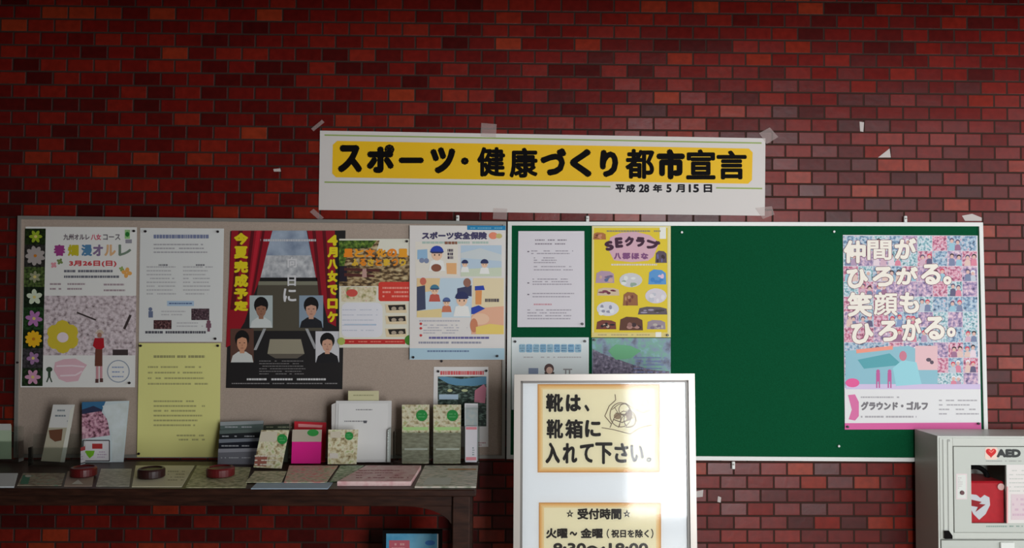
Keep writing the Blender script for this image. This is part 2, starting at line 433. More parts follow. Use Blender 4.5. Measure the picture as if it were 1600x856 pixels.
# ---- cherry blossom walking poster
BLOSSOM = noise_mat('blossom_photo', [(0.28, (90, 78, 80)), (0.4, (176, 158, 162)), (0.5, (206, 190, 194)), (0.62, (226, 212, 216)), (0.75, (196, 166, 174))], 70, 6)
S = Sheet('poster', 'cherry blossom walk poster with a column of flower pictures down its side', 'poster', wallp(Y0),
          [(40, 354), (214, 355), (211, 605), (32, 605)], PAPER)
cuts = [357, 382, 417, 448, 480, 515, 544, 575, 603]
fl = [((150, 170, 40), 6, 10), ((170, 160, 156), 9, 15), ((150, 150, 120), 6, 9), ((206, 214, 190), 5, 12), ((176, 116, 172), 6, 13), ((236, 180, 30), 10, 13), ((160, 120, 160), 5, 10), ((206, 150, 178), 6, 12)]
bgs = [(22, 34, 12), (34, 32, 30), (54, 66, 34), (18, 28, 16), (26, 48, 24), (16, 30, 14), (44, 42, 44), (28, 40, 24)]
for i in range(8):
    y0, y1 = cuts[i], cuts[i+1]
    def sx(y, s): return (39 + s*32.5) - (y-357)/246*5
    k = S.add('flower_picture', [[(sx(y0, 0), y0), (sx(y0, 1), y0), (sx(y1, 1), y1), (sx(y1, 0), y1)]], noise_mat('foliage_%d' % i, [(0.35, tuple(int(c*0.55) for c in bgs[i])), (0.65, tuple(min(255, int(c*1.7)) for c in bgs[i]))], 110), 1, new=True)
    cx, cy = sx((y0+y1)/2, 0.52), (y0+y1)/2; c, n, rr = fl[i]
    S.more(k, flower(cx, cy, rr, n, 0.3*i, 0.34 if n > 5 else 0.42), M(*c), 2)
    S.more(k, ell(cx, cy, 2.6, 2.4, 10), M(200, 120, 30) if i in (5, 1) else M(220, 200, 120), 3)
S.add('lettering', text('九州オルレ', 99, 365.5, 140, 375, 0.3), M(110, 96, 104), 2)
S.add('lettering', text('八女', 142, 365.5, 158, 375, 0.3), M(206, 70, 100), 2)
S.add('lettering', text('コース', 161, 366, 188, 375, 0.3), M(110, 104, 110), 2)
for ch, a, b, c in (('春', 84, 102, (156, 60, 130)), ('爛', 106, 123, (196, 182, 40)), ('漫', 127, 144, (84, 132, 170)), ('オ', 145, 161, (134, 110, 146)), ('ル', 163, 181, (222, 176, 130)), ('レ', 185, 205, (116, 134, 116))):
    S.add('lettering', text(ch, a, 382, b, 400, 0.9), M(*c), 2)
S.add('lettering', text('3月26日(日)', 108, 407, 182, 417, 0.5), M(206, 60, 70), 2)
S.add('small_print', rows(100, 419.5, 176, 427.5, 1, 4.4, 3, 7, 0.95, 0) + rows(100, 428.5, 186, 436, 1, 4.2, 4, 7, 0.95, 0), M(110, 110, 120), 2)
S.add('small_print', rows(78, 440, 146, 455, 2, 3.2, 5, 7) + rows(162, 440, 204, 458, 2, 3.2, 6, 7), M(170, 150, 156), 2)
S.add('butterfly', flower(84, 414, 5, 4, 0.7), M(226, 150, 160), 2); S.add('butterfly', flower(93.5, 408.5, 5, 4, 0.5), M(120, 140, 80), 2)
S.add('butterfly', flower(198, 426, 8, 4, 0.2), M(232, 168, 90), 2); S.add('butterfly', flower(190, 420, 4, 4), M(150, 170, 90), 2)
S.add('emblem', rect(195, 359, 203, 373), M(150, 196, 130), 2); S.add('emblem', ell(199, 366, 3.5, 4, 8), M(40, 120, 50), 3); S.add('emblem', rect(196, 374, 206, 380), M(150, 146, 156), 2)
S.add('blossom_photo', [[(69, 462), (213, 462), (212, 555), (67, 555)]], BLOSSOM)
S.add('blossom_photo', stroke([(204, 492), (194, 514)], 4) + stroke([(120, 488), (150, 500)], 2.5) + rect(176, 546, 200, 555), M(66, 54, 54), 2)
S.add('yellow_flower', flower(98, 526, 25, 6, 0.5, 0.62), M(214, 190, 56), 3); S.add('yellow_flower', ell(98, 527, 9, 8), M(232, 214, 220), 4)
S.add('route_map', [[(86, 566), (100, 561), (118, 560), (136, 570), (128, 582), (122, 595), (104, 597), (92, 592), (84, 578)]], M(226, 182, 192), 2)
S.add('route_map', stroke([(88, 572), (112, 571), (132, 573)], 2.5) + stroke([(94, 587), (118, 586), (128, 580)], 2.5), M(240, 218, 224), 3)
S.add('small_figure', ell(77, 577, 5, 4) + stroke([(77, 580), (77, 590)], 4) + stroke([(76, 589), (73, 597)], 2) + stroke([(78, 589), (81, 597)], 2), M(58, 78, 58), 2)
S.add('round_stamp', ring(185, 580, 17, 17, 1.5), M(150, 160, 176), 2); S.add('round_stamp', rows(175, 570, 196, 592, 3, 2.4, 9, 6), M(150, 164, 196), 2)
# the walker in the photograph
S.add('walker_picture', ell(156, 519, 5, 4) + rect(149, 519, 162, 521.5), M(200, 180, 160), 3)
S.add('walker_picture', ell(155.5, 523.5, 3.6, 4), M(170, 120, 104), 4)
S.add('walker_picture', [[(148, 528), (162, 528), (163, 543), (158, 546), (150, 545), (145, 540)]], M(176, 28, 40), 4)
S.add('walker_picture', [[(149, 545), (160, 545), (160, 572), (148, 572)]], M(110, 64, 50), 3)
S.add('walker_picture', rect(150, 572, 154, 598) + rect(156, 572, 160, 597), M(206, 150, 156), 4)
S.add('walker_picture', rect(149, 592, 154, 598) + rect(156, 591, 161, 597), M(90, 60, 56), 5)
S.done()
# ---- white notice
S = Sheet('notice_sheet', 'white notice with small photos pinned above the yellow notice', 'notice', wallp(Y0), [(219, 356), (350, 357), (347, 534), (217, 534)], M(222, 222, 220))
S.add('title', rows(240, 364, 326, 375, 1, 7, 11, 7, 1, 0), M(120, 128, 160))
S.add('small_print', rows(240, 379, 330, 397, 3, 2.6, 12, 8), LIGHTINK)
S.add('small_print', rows(229, 414, 278, 462, 8, 2.4, 13, 7) + rows(286, 414, 334, 462, 8, 2.4, 14, 7), M(186, 184, 186))
S.add('small_print', rows(248, 412, 262, 416, 1, 3, 15, 5, 1, 0) + rows(306, 412, 320, 416, 1, 3, 16, 5, 1, 0), M(120, 118, 124), 2)
S.add('blue_strip', rect(261, 470, 303, 478), M(176, 198, 220)); S.add('small_print', rows(264, 472, 300, 476, 1, 2.5, 17, 6, 1, 0), M(90, 110, 150), 2)
S.add('small_print', rows(252, 484, 292, 494, 2, 2.2, 18, 7) + rows(276, 502, 318, 512, 2, 2.2, 19, 7), M(190, 188, 190), 2)
S.add('small_print', rows(227, 515, 326, 523, 1, 4.5, 20, 6, 0.95, 0.05), M(84, 84, 92), 2)
k = S.add('photo', rect(240, 500, 268, 514), noise_mat('group_photo_dim', [(0.35, (40, 26, 32)), (0.55, (96, 60, 60)), (0.7, (150, 120, 120))], 150), 2, new=True)
k = S.add('photo', rect(299, 482, 327, 500), noise_mat('group_photo_dark', [(0.35, (36, 30, 36)), (0.55, (90, 66, 74)), (0.7, (140, 126, 130))], 150), 2, new=True)
S.add('small_figure', ell(235, 483, 3, 3) + rect(232, 486, 239, 496), M(108, 118, 146), 2, new=True)
S.add('small_figure', ell(326, 503, 3, 3) + rect(322, 505, 330, 512) + rect(324, 512, 328, 518), M(120, 80, 96), 2, new=True)
S.done()
# ---- yellow notice
S = Sheet('notice_sheet', 'pale yellow paper notice pinned low on the grey board', 'notice', wallp(-0.0235), [(217, 536), (345, 536), (343, 714), (214, 714)], M(226, 222, 142))
S.add('title', rows(240, 553, 320, 561, 1, 4.6, 21, 7, 0.95, 0), M(156, 152, 104))
S.add('small_print', rows(231, 569, 328, 604, 4, 3, 22, 7, 0.92, 0.15) + rows(240, 623, 327, 668, 6, 3, 23, 7, 0.92, 0.3) + rows(276, 677, 322, 690, 2, 3, 24, 6, 0.9, 0.1), M(172, 168, 112))
S.done()
# ---- film poster
FILM = M(32, 29, 30)
S = Sheet('poster', 'dark film poster with red curtains and four portrait photos', 'poster', wallp(Y0), [(360, 361), (540, 360), (535, 608), (353, 606)], FILM)
def cv(pts): return [[(340+x/3.057, 340+y/3.057) for x, y in pts]]
S.add('stage_picture', cv([(262, 62), (425, 62), (448, 180), (228, 180)]), noise_mat('film_sky', [(0.3, (120, 134, 156)), (0.7, (176, 188, 204))], 14))
S.add('stage_picture', cv([(228, 180), (448, 180), (472, 292), (204, 292)]), noise_mat('film_town', [(0.35, (150, 152, 158)), (0.65, (206, 206, 208))], 40))
S.add('stage_picture', cv([(204, 286), (474, 286), (480, 308), (198, 308)]), M(26, 24, 24), 2)
S.add('stage_picture', cv([(196, 308), (482, 308), (500, 540), (160, 540)]), M(82, 76, 64))
S.add('stage_picture', cv([(196, 304), (482, 304), (484, 322), (194, 322)]), M(126, 124, 106), 2)
S.add('stage_picture', cv([(250, 580), (398, 580), (415, 650), (238, 650)]), M(150, 142, 122), 2)
S.add('stage_picture', cv([(238, 650), (415, 650), (380, 672), (276, 672)]), M(98, 90, 80), 2)
S.add('stage_picture', cv([(218, 530), (232, 530), (186, 632), (172, 632)]) + cv([(418, 530), (432, 530), (474, 622), (462, 628)]), M(160, 160, 162), 2)
red = M(150, 18, 34); dred = M(92, 10, 22); lred = M(186, 30, 48)
S.add('red_curtain', cv([(66, 62), (262, 62), (236, 160), (204, 290), (160, 400), (128, 500), (60, 610), (40, 620), (48, 420)]), red, 2, new=True)
k = S.add('red_curtain', cv([(428, 62), (560, 62), (566, 520), (528, 500), (500, 380), (470, 290), (446, 160)]), red, 2, new=True)
for x0, x1, x2, x3 in ((100, 120, 84, 60), (160, 176, 130, 108), (214, 226, 160, 150)):
    S.more(k, cv([(x0, 62), (x1, 62), (x2, 440), (x3, 440)]), dred, 3)
S.more(k, cv([(186, 62), (206, 62), (150, 420), (136, 440)]), lred, 3)
for x0, x1, x2, x3 in ((452, 468, 500, 486), (500, 516, 540, 524)):
    S.more(k, cv([(x0, 62), (x1, 62), (x2, 400), (x3, 400)]), dred, 3)
yel = M(226, 204, 28)
for ch, y0, y1 in (('今', 72, 130), ('夏', 136, 196), ('完', 204, 264), ('成', 270, 332), ('予', 338, 390), ('定', 396, 446)):
    S.add('yellow_lettering', text(ch, 340+78/3.057, 340+y0/3.057, 340+146/3.057, 340+y1/3.057, 1.3), yel, 4)
for ch, y0, y1 in (('4', 82, 134), ('月', 140, 190), ('八', 198, 246), ('女', 252, 308), ('で', 320, 370), ('ロ', 386, 436), ('ケ', 448, 500)):
    S.add('yellow_lettering', text(ch, 340+524/3.057, 340+y0/3.057, 340+574/3.057, 340+y1/3.057, 1.2), yel, 4)
wt = M(214, 212, 214)
S.add('white_lettering', text('向', 340+334/3.057, 340+188/3.057, 340+378/3.057, 340+238/3.057, 0.5), wt, 3)
S.add('white_lettering', text('日', 340+334/3.057, 340+276/3.057, 340+374/3.057, 340+326/3.057, 0.5), wt, 3)
S.add('white_lettering', text('に', 340+314/3.057, 340+338/3.057, 340+376/3.057, 340+402/3.057, 0.7), wt, 3)
S.add('small_print', rows(340+205/3.057, 340+92/3.057, 340+470/3.057, 340+124/3.057, 1, 4, 25, 5, 0.9, 0), M(196, 196, 200), 3)
S.add('small_print', rows(405, 562, 486, 586, 6, 1.6, 26, 6, 0.9, 0.2), M(120, 116, 116), 2)
S.add('small_print', rows(381, 590, 509, 595, 1, 3.6, 27, 6, 0.95, 0), M(206, 204, 204), 2)
S.add('small_print', rows(362, 597, 527, 601, 1, 2, 28, 6, 0.9, 0), M(130, 126, 126), 2)
def portrait(S, x0, y0, x1, y1, bg, skin, shirt, fringe, lv=5):
    w_, h_ = x1-x0, y1-y0; cx = (x0+x1)/2
    k = S.add('portrait_photo', rect(x0, y0, x1, y1), M(*bg), lv, new=True)
    S.more(k, [[(x0+w_*0.02, y1), (x0+w_*0.1, y1-h_*0.2), (cx-w_*0.16, y1-h_*0.32), (cx+w_*0.16, y1-h_*0.32), (x1-w_*0.08, y1-h_*0.2), (x1-w_*0.02, y1)]], M(*shirt), lv+1)
    S.more(k, rect(cx-w_*0.1, y1-h_*0.42, cx+w_*0.1, y1-h_*0.27), M(*skin), lv+1.4)
    S.more(k, ell(cx, y0+h_*0.3, w_*0.31, h_*0.26), M(20, 17, 18), lv+1.6)
    S.more(k, ell(cx, y0+h_*0.43, w_*0.22, h_*0.24), M(*skin), lv+2)
    S.more(k, [[(cx-w_*0.26, y0+h_*0.18), (cx+w_*0.26, y0+h_*0.18), (cx+w_*0.24, y0+h_*fringe), (cx, y0+h_*(fringe-0.05)), (cx-w_*0.24, y0+h_*(fringe+0.02))]], M(20, 17, 18), lv+2.4)
    for e in (-1, 1): S.more(k, rect(cx+e*w_*0.1-w_*0.035, y0+h_*0.41, cx+e*w_*0.1+w_*0.035, y0+h_*0.43), M(40, 28, 26), lv+2.8)
    S.more(k, rect(cx-w_*0.06, y0+h_*0.57, cx+w_*0.06, y0+h_*0.585), M(120, 62, 56), lv+2.8)
    S.more(k, [[(cx, y0+h_*0.44), (cx+w_*0.03, y0+h_*0.52), (cx-w_*0.02, y0+h_*0.52)]], M(int(skin[0]*.85), int(skin[1]*.82), int(skin[2]*.8)), lv+2.8)
portrait(S, 390, 461.5, 426, 512, (176, 186, 186), (150, 106, 84), (206, 210, 208), 0.36)
portrait(S, 467.5, 461.5, 505, 512, (136, 152, 168), (196, 150, 128), (30, 30, 36), 0.34)
portrait(S, 360, 513.5, 396.5, 566, (92, 62, 52), (206, 148, 116), (206, 206, 202), 0.3)
portrait(S, 493, 517.5, 530, 566, (204, 202, 206), (206, 158, 134), (28, 26, 30), 0.3)
S.done()
# ---- autumn food flyer
S = Sheet('poster', 'autumn food flyer with orange lettering and a red box between two posters', 'poster', wallp(Y0-0.004), [(530, 373), (652, 373), (648, 543), (530, 543)], M(226, 222, 206))
def fv(pts): return [[(500+x/4.507, 360+y/4.507) for x, y in pts]]
S.add('scenery_photo', fv([(134, 70), (420, 70), (400, 140), (640, 180), (640, 392), (134, 392)]), noise_mat('autumn_photo', [(0.3, (40, 34, 30)), (0.45, (96, 72, 46)), (0.55, (176, 150, 110)), (0.7, (206, 190, 150))], 45, stretch=(1, 1, 2.2)))
S.add('scenery_photo', fv([(134, 70), (400, 70), (360, 120), (260, 130), (200, 120), (170, 250), (134, 260)]), noise_mat('flyer_leaves', [(0.35, (36, 52, 20)), (0.55, (84, 116, 40)), (0.7, (140, 160, 70))], 80), 2)
S.add('scenery_photo', fv([(134, 250), (190, 250), (190, 360), (134, 360)]), M(34, 26, 40), 2)
S.add('scenery_photo', fv([(170, 262), (420, 272), (420, 292), (170, 282)]) + fv([(170, 300), (380, 312), (380, 330), (170, 322)]), M(84, 40, 36), 2)
S.add('scenery_photo', fv([(300, 270), (326, 270), (330, 330), (296, 330)]), M(190, 150, 140), 3)
for i, ch in enumerate('星と文化の里'):
    S.add('orange_lettering', text(ch, 500+(165+i*77)/4.507, 360+128/4.507, 500+(234+i*77)/4.507, 360+188/4.507, 1.0), M(236, 160, 40) if i % 2 else M(238, 136, 30), 4)
for i, ch in enumerate('ふるさとまつり'):
    S.add('orange_lettering', text(ch, 500+(222+i*56)/4.507, 360+198/4.507, 500+(270+i*56)/4.507, 360+250/4.507, 0.8), M(230, 136, 30) if i % 2 else M(226, 180, 50), 4)
S.add('food_photo', fv([(150, 398), (400, 398), (390, 500), (150, 500)]), noise_mat('food_photo', [(0.3, (110, 120, 60)), (0.45, (206, 190, 150)), (0.6, (226, 216, 190)), (0.72, (196, 84, 70))], 60), 1)
S.add('food_photo', ell(500+225/4.507, 360+440/4.507, 9, 6), M(206, 80, 70), 2)
S.add('red_box', rrect(500+412/4.507, 360+362/4.507, 500+648/4.507, 360+498/4.507, 4), M(214, 62, 50), 2)
S.add('red_box', rows(500+440/4.507, 360+390/4.507, 500+628/4.507, 360+478/4.507, 3, 3.4, 31, 6, 0.95, 0.1), M(240, 150, 134), 3)
S.add('white_panel', rrect(500+152/4.507, 360+508/4.507, 500+440/4.507, 360+752/4.507, 9), M(228, 226, 232), 2)
S.add('white_panel', rows(535, 480, 592, 520, 5, 1.8, 32, 8, 0.9, 0.3), M(200, 202, 214), 3); S.add('white_panel', rect(538, 506, 588, 508.5), M(180, 196, 216), 3)
for y in (520, 600, 690):
    k = S.add('tray_photo', fv([(458, y), (606, y), (612, y+60), (466, y+60)]), M(226, 206, 170), 2, new=True)
    S.more(k, fv([(478, y+6), (600, y+2), (604, y+38), (490, y+42)]), M(40, 34, 30), 3)
    S.more(k, ell(500+520/4.507, 360+(y+30)/4.507, 4, 3) + ell(500+570/4.507, 360+(y+28)/4.507, 4, 2.6), M(176, 160, 140), 4)
S.add('red_band', fv([(150, 766), (600, 766), (600, 800), (150, 800)]), M(190, 44, 40), 2); S.add('red_band', rows(545, 531.5, 630, 536, 1, 2, 33, 7, 0.9, 0), M(226, 130, 110), 3)
S.add('green_ball', ell(500+632/4.507, 360+772/4.507, 8, 8), M(70, 130, 40), 3); S.add('green_ball', ell(500+150/4.507, 360+780/4.507, 6, 6), M(170, 180, 90), 3)
S.done()
# ---- sports insurance poster
S = Sheet('poster', 'sports insurance poster with drawings of children in baseball caps', 'poster', wallp(Y0-0.008), [(640, 352), (790, 353), (788, 562), (640, 562)], M(226, 220, 216))
def bv(pts): return [[(640+x/3.98, 345+y/3.98) for x, y in pts]]
def bx(x, y): return 640+x/3.98, 345+y/3.98
S.add('blue_banner', bv([(358, 28), (597, 30), (597, 58), (358, 56)]), M(36, 130, 178)); S.add('blue_banner', rows(735, 354.5, 785, 358, 1, 1.6, 34, 5, 0.9, 0), M(130, 190, 214), 2)
S.add('lettering', text('スポーツ安全保険', *bx(76, 68), *bx(482, 116), 0.8), M(70, 64, 100), 2)
S.add('orange_badge', ell(*bx(520, 92), 7, 5.5), M(232, 140, 110), 2); S.add('orange_badge', ell(*bx(556, 94), 5, 4), M(200, 186, 120), 2)
S.add('small_print', rows(*bx(78, 124), *bx(490, 146), 1, 4, 35, 8, 0.9, 0), M(176, 196, 186), 2)
S.add('small_print', rows(*bx(218, 128), *bx(296, 146), 1, 5, 36, 6, 1, 0), M(140, 90, 70), 3)
SKIN = M(238, 196, 166); CAP = M(44, 70, 170); CAPD = M(46, 52, 96); WH = M(238, 236, 232)
def boy(k, x, y, r, cap=CAP, shirt=WH, lv=3):
    S.more(k, [[bx(x-r*1.2, y+r*2.6), bx(x-r*0.9, y+r*1.2), bx(x, y+r*0.9), bx(x+r*0.9, y+r*1.2), bx(x+r*1.2, y+r*2.6)]], shirt, lv)
    S.more(k, ell(*bx(x, y+r*0.25), r*0.78/3.98, r*0.9/3.98, 14), SKIN, lv+0.5)
    S.more(k, [[bx(x+r*0.95*math.cos(t), y-r*0.05-r*0.9*math.sin(t)) for t in [math.pi*i/8 for i in range(9)]]], cap, lv+1)
    S.more(k, [[bx(x-r*1.05, y-r*0.1), bx(x+r*1.05, y-r*0.1), bx(x+r*0.7, y+r*0.14), bx(x-r*0.7, y+r*0.14)]], CAPD, lv+1.4)
    for e in (-1, 1): S.more(k, ell(*bx(x+e*r*0.32, y+r*0.36), r*0.09/3.98, r*0.14/3.98, 8), INK, lv+1.4)
k = S.add('comic_panel', bv([(36, 130), (300, 130), (300, 345), (36, 345)]), M(230, 222, 210), 1, new=True)
S.more(k, bv([(48, 180), (110, 176), (112, 236), (48, 240)]), M(150, 186, 216), 2)
S.more(k, bv([(228, 262), (292, 262), (292, 332), (232, 330)]), M(232, 176, 122), 2); S.more(k, rows(*bx(236, 172), *bx(272, 240), 3, 5, 37, 4, 1, 0), M(70, 56, 76), 2)
boy(k, 170, 196, 44); S.more(k, ell(*bx(166, 292), 8, 6), M(140, 84, 64), 5)
S.more(k, ell(*bx(76, 246), 4, 4) + ell(*bx(105, 248), 4, 4), M(130, 140, 170), 3)
k = S.add('comic_panel', bv([(318, 152), (572, 152), (572, 345), (318, 345)]), M(186, 204, 220), 1, new=True)
S.more(k, bv([(318, 200), (440, 170), (572, 210), (572, 250), (318, 230)]), M(206, 212, 214), 2); S.more(k, bv([(318, 300), (572, 290), (572, 345), (318, 345)]), M(206, 214, 190), 2)
boy(k, 344, 262, 22, CAPD); boy(k, 466, 262, 26, CAPD)
k = S.add('comic_panel', bv([(45, 356), (386, 356), (386, 600), (45, 600)]), M(196, 214, 226), 1, new=True)
S.more(k, bv([(45, 356), (190, 356), (180, 430), (45, 450)]), M(232, 200, 150), 2); S.more(k, bv([(45, 560), (200, 545), (200, 600), (45, 600)]), M(232, 208, 150), 2)
S.more(k, bv([(45, 410), (96, 400), (100, 550), (45, 560)]), M(66, 72, 98), 2); S.more(k, ell(*bx(84, 376), 5, 6), M(206, 110, 90), 3)
boy(k, 156, 424, 30, M(72, 124, 150), M(196, 92, 78)); boy(k, 230, 500, 26, M(84, 104, 156), M(206, 120, 90)); boy(k, 325, 480, 44, CAPD, WH)
S.more(k, bv([(296, 420), (386, 400), (386, 470), (296, 460)]), M(60, 64, 96), 2); S.more(k, ell(*bx(358, 384), 6, 7), M(150, 104, 88), 3)
k = S.add('comic_panel', bv([(396, 356), (586, 356), (586, 705), (384, 705), (384, 600)]), M(232, 214, 176), 1, new=True)
S.more(k, bv([(384, 590), (460, 540), (586, 530), (586, 705), (384, 705)]), M(232, 176, 146), 2)
S.more(k, bv([(406, 406), (460, 402), (468, 430), (406, 432)]), CAP, 3); S.more(k, bv([(410, 432), (450, 432), (446, 520), (410, 520)]), M(226, 150, 90), 3)
S.more(k, bv([(384, 540), (430, 525), (470, 545), (400, 580), (384, 580)]), CAP, 4); S.more(k, ell(*bx(440, 610), 14, 9), SKIN, 3); S.more(k, ell(*bx(400, 650), 6, 11), M(206, 130, 96), 3)
S.more(k, bv([(412, 660), (500, 640), (586, 650), (586, 704), (412, 704)]), M(236, 206, 110), 4); S.more(k, rows(*bx(470, 480), *bx(556, 508), 1, 6, 38, 5, 1, 0), M(90, 80, 84), 4)
S.add('small_print', rows(*bx(60, 612), *bx(320, 632), 1, 2.6, 39, 6, 0.95, 0) + rows(*bx(85, 640), *bx(370, 705), 4, 2, 40, 8, 0.8, 0.4), M(186, 182, 190), 2)
for y in (640, 668, 712): S.add('red_mark', ell(*bx(70, y), 2.2, 2), M(196, 60, 60), 2)
S.add('small_print', rows(*bx(120, 716), *bx(494, 738), 1, 4, 41, 9, 0.96, 0), M(110, 104, 156), 2); S.add('small_print', rows(*bx(56, 744), *bx(446, 770), 1, 3.6, 42, 8, 0.9, 0), M(150, 150, 166), 2)
S.add('blue_strip', bv([(0, 792), (590, 792), (590, 862), (0, 862)]), M(176, 204, 218)); S.add('small_print', rows(*bx(110, 800), *bx(370, 820), 1, 3, 43, 6, 0.9, 0), M(110, 130, 160), 2)
S.done()
# ---- small landscape poster
LAKE = noise_mat('lake_photo', [(0.35, (16, 24, 26)), (0.5, (44, 62, 52)), (0.65, (110, 130, 120))], 60, stretch=(1, 1, 2))
S = Sheet('poster', 'small white-bordered poster of a lake landscape low on the grey board', 'poster', wallp(Y0), [(678, 573), (763, 573), (763, 698), (676, 698)], M(226, 222, 220))
S.add('landscape_photo', rect(684, 588, 760, 666), LAKE)
S.add('landscape_photo', [[(684, 590), (694, 588), (720, 592), (760, 588), (760, 600), (740, 603), (712, 602), (700, 599)]], M(96, 146, 176), 2)
S.add('landscape_photo', rect(686, 616, 716, 624), M(176, 198, 216), 2); S.add('landscape_photo', ell(703, 610, 4, 2.4) + ell(726, 610, 5, 2), M(190, 196, 150), 3)
S.add('landscape_photo', [[(742, 610), (756, 600), (760, 606), (758, 630), (741, 628)]], M(206, 130, 150), 2)
S.add('lettering', rows(688, 578, 756, 587, 1, 7, 44, 6, 1, 0), M(220, 96, 100), 2)
S.add('small_print', rows(744, 690, 760, 697, 2, 2, 45, 4), M(176, 120, 126), 2)
S.done()

# ================================================================== POSTERS ON THE GREEN BOARD
S = Sheet('notice_sheet', 'white laminated text notice at the top of the green board', 'notice', wallp(Y0), [(810, 361), (913, 361), (914, 511), (808.5, 511)], PAPER_L)
S.add('small_print', rows(836, 372, 888, 384, 2, 2.4, 50, 5, 0.9, 0.1), M(150, 140, 150))
for x0, y0, x1, y1, n, sd in ((830, 390, 898, 398, 2, 51), (834, 401, 872, 412, 3, 52), (834, 414, 899, 424, 2, 53), (832, 434, 896, 446, 3, 54), (832, 456, 898, 466, 2, 55), (824, 482, 893, 500, 4, 57)):
    S.add('small_print', rows(x0, y0, x1, y1, n, 1.9, sd, 7, 0.9, 0.15), M(166, 158, 168))
for y in (392, 441, 459): S.add('small_print', rect(824, y, 827, y+2), M(130, 120, 130))
S.add('small_print', rows(834, 473, 862, 478, 1, 2.6, 56, 5, 1, 0), M(206, 150, 160), 2)
S.done()
# ---- yellow club poster
S = Sheet('poster', 'bright yellow club poster with black wavy lettering and small picture badges', 'poster', wallp(Y0-0.002), [(925, 353), (1048, 353), (1048, 527), (924, 527)], M(228, 200, 44))
def sx_(x, y): return 920+x/3.567, 345+y/3.567
def sq(x0, y0, x1, y1): return (*sx_(x0, y0), *sx_(x1, y1))
S.add('pale_edge', rect(925, 353, 928, 527) + rect(1043, 353, 1048, 527) + rect(925, 353, 1048, 356), M(226, 216, 160))
S.add('pink_ground', [[sx_(*p) for p in ((120, 92), (180, 66), (260, 60), (340, 80), (392, 120), (360, 200), (330, 222), (240, 230), (140, 220), (104, 150))]], M(216, 172, 186))
pu = M(62, 20, 50)
for ch, a, b, c, d, r in (('S', 90, 112, 138, 166, -0.25), ('E', 146, 92, 190, 150, -0.08), ('ク', 200, 86, 252, 142, 0.0), ('ラ', 262, 90, 312, 146, 0.08), ('ブ', 318, 104, 396, 162, 0.3)):
    S.add('lettering', text(ch, *sq(a, b, c, d), 1.5, r), pu, 2)
for ch, a, b in (('八', 140, 180), ('郡', 186, 232), ('ほ', 238, 282), ('な', 290, 332)):
    S.add('lettering', text(ch, *sq(a, 178, b, 214), 0.8), M(130, 76, 124), 2)
S.add('small_print', rows(*sq(100, 48, 400, 66), 1, 3, 60, 6, 0.9, 0), M(150, 140, 110), 2); S.add('small_print', rows(*sq(125, 236, 380, 252), 1, 3, 61, 6, 0.9, 0), M(226, 214, 200), 2)
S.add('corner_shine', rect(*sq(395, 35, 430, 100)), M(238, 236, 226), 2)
def badge(x, y, rx, ry, cols, kind):
    cx, cy = sx_(x, y); rx /= 3.567; ry /= 3.567
    k = S.add('picture_badge', ell(cx, cy, rx, ry) if kind == 'o' else [[(cx-rx, cy+ry), (cx-rx*0.9, cy-ry*0.6), (cx-rx*0.4, cy-ry), (cx+rx*0.5, cy-ry*0.9), (cx+rx*0.95, cy-ry*0.5), (cx+rx, cy+ry)]], M(*cols[0]), 2, new=True)
    R = random.Random(int(x*7+y))
    for i in range(7):
        S.more(k, ell(cx+(R.random()-0.5)*rx*1.3, cy+(R.random()-0.3)*ry*1.0, rx*(0.12+0.16*R.random()), ry*(0.15+0.25*R.random()), 8), M(*cols[1+i % (len(cols)-1)]), 3+i*0.1)
for a in ((60, 84, 36, 20, [(176, 110, 60), (206, 140, 110), (120, 60, 40)], 'b'), (403, 200, 32, 34, [(92, 76, 90), (110, 104, 160), (60, 40, 40)], 'b'),
          (90, 312, 52, 34, [(180, 150, 170), (120, 100, 130), (206, 170, 150), (90, 110, 150)], 'b'), (234, 330, 64, 40, [(206, 204, 206), (226, 226, 224), (150, 170, 150)], 'o'),
          (382, 312, 50, 42, [(90, 150, 206), (60, 130, 200), (226, 190, 214)], 'b'), (108, 394, 62, 22, [(214, 190, 160), (110, 40, 60), (130, 60, 80)], 'b'),
          (232, 434, 42, 38, [(150, 96, 60), (120, 60, 50), (190, 140, 110)], 'b'), (374, 418, 60, 42, [(214, 206, 214), (228, 222, 226), (196, 196, 206)], 'o'),
          (106, 490, 62, 40, [(216, 214, 222), (150, 150, 170), (230, 230, 232)], 'o'), (356, 500, 82, 22, [(96, 84, 90), (160, 150, 170), (70, 60, 60)], 'b'),
          (97, 578, 56, 26, [(120, 60, 50), (30, 24, 28), (200, 170, 150), (30, 24, 28)], 'b'), (236, 572, 66, 38, [(96, 56, 40), (150, 106, 96), (60, 36, 40), (176, 130, 120)], 'b'),
          (376, 578, 52, 26, [(156, 140, 150), (120, 104, 130), (190, 180, 170)], 'b')): badge(*a)
S.add('pale_foot', rect(*sq(20, 622, 440, 648)), M(226, 206, 130), 2); S.add('pale_foot', rows(*sq(40, 628, 340, 642), 1, 2.4, 62, 7, 0.9, 0), M(190, 170, 120), 3)
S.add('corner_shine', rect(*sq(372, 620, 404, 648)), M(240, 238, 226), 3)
S.done()
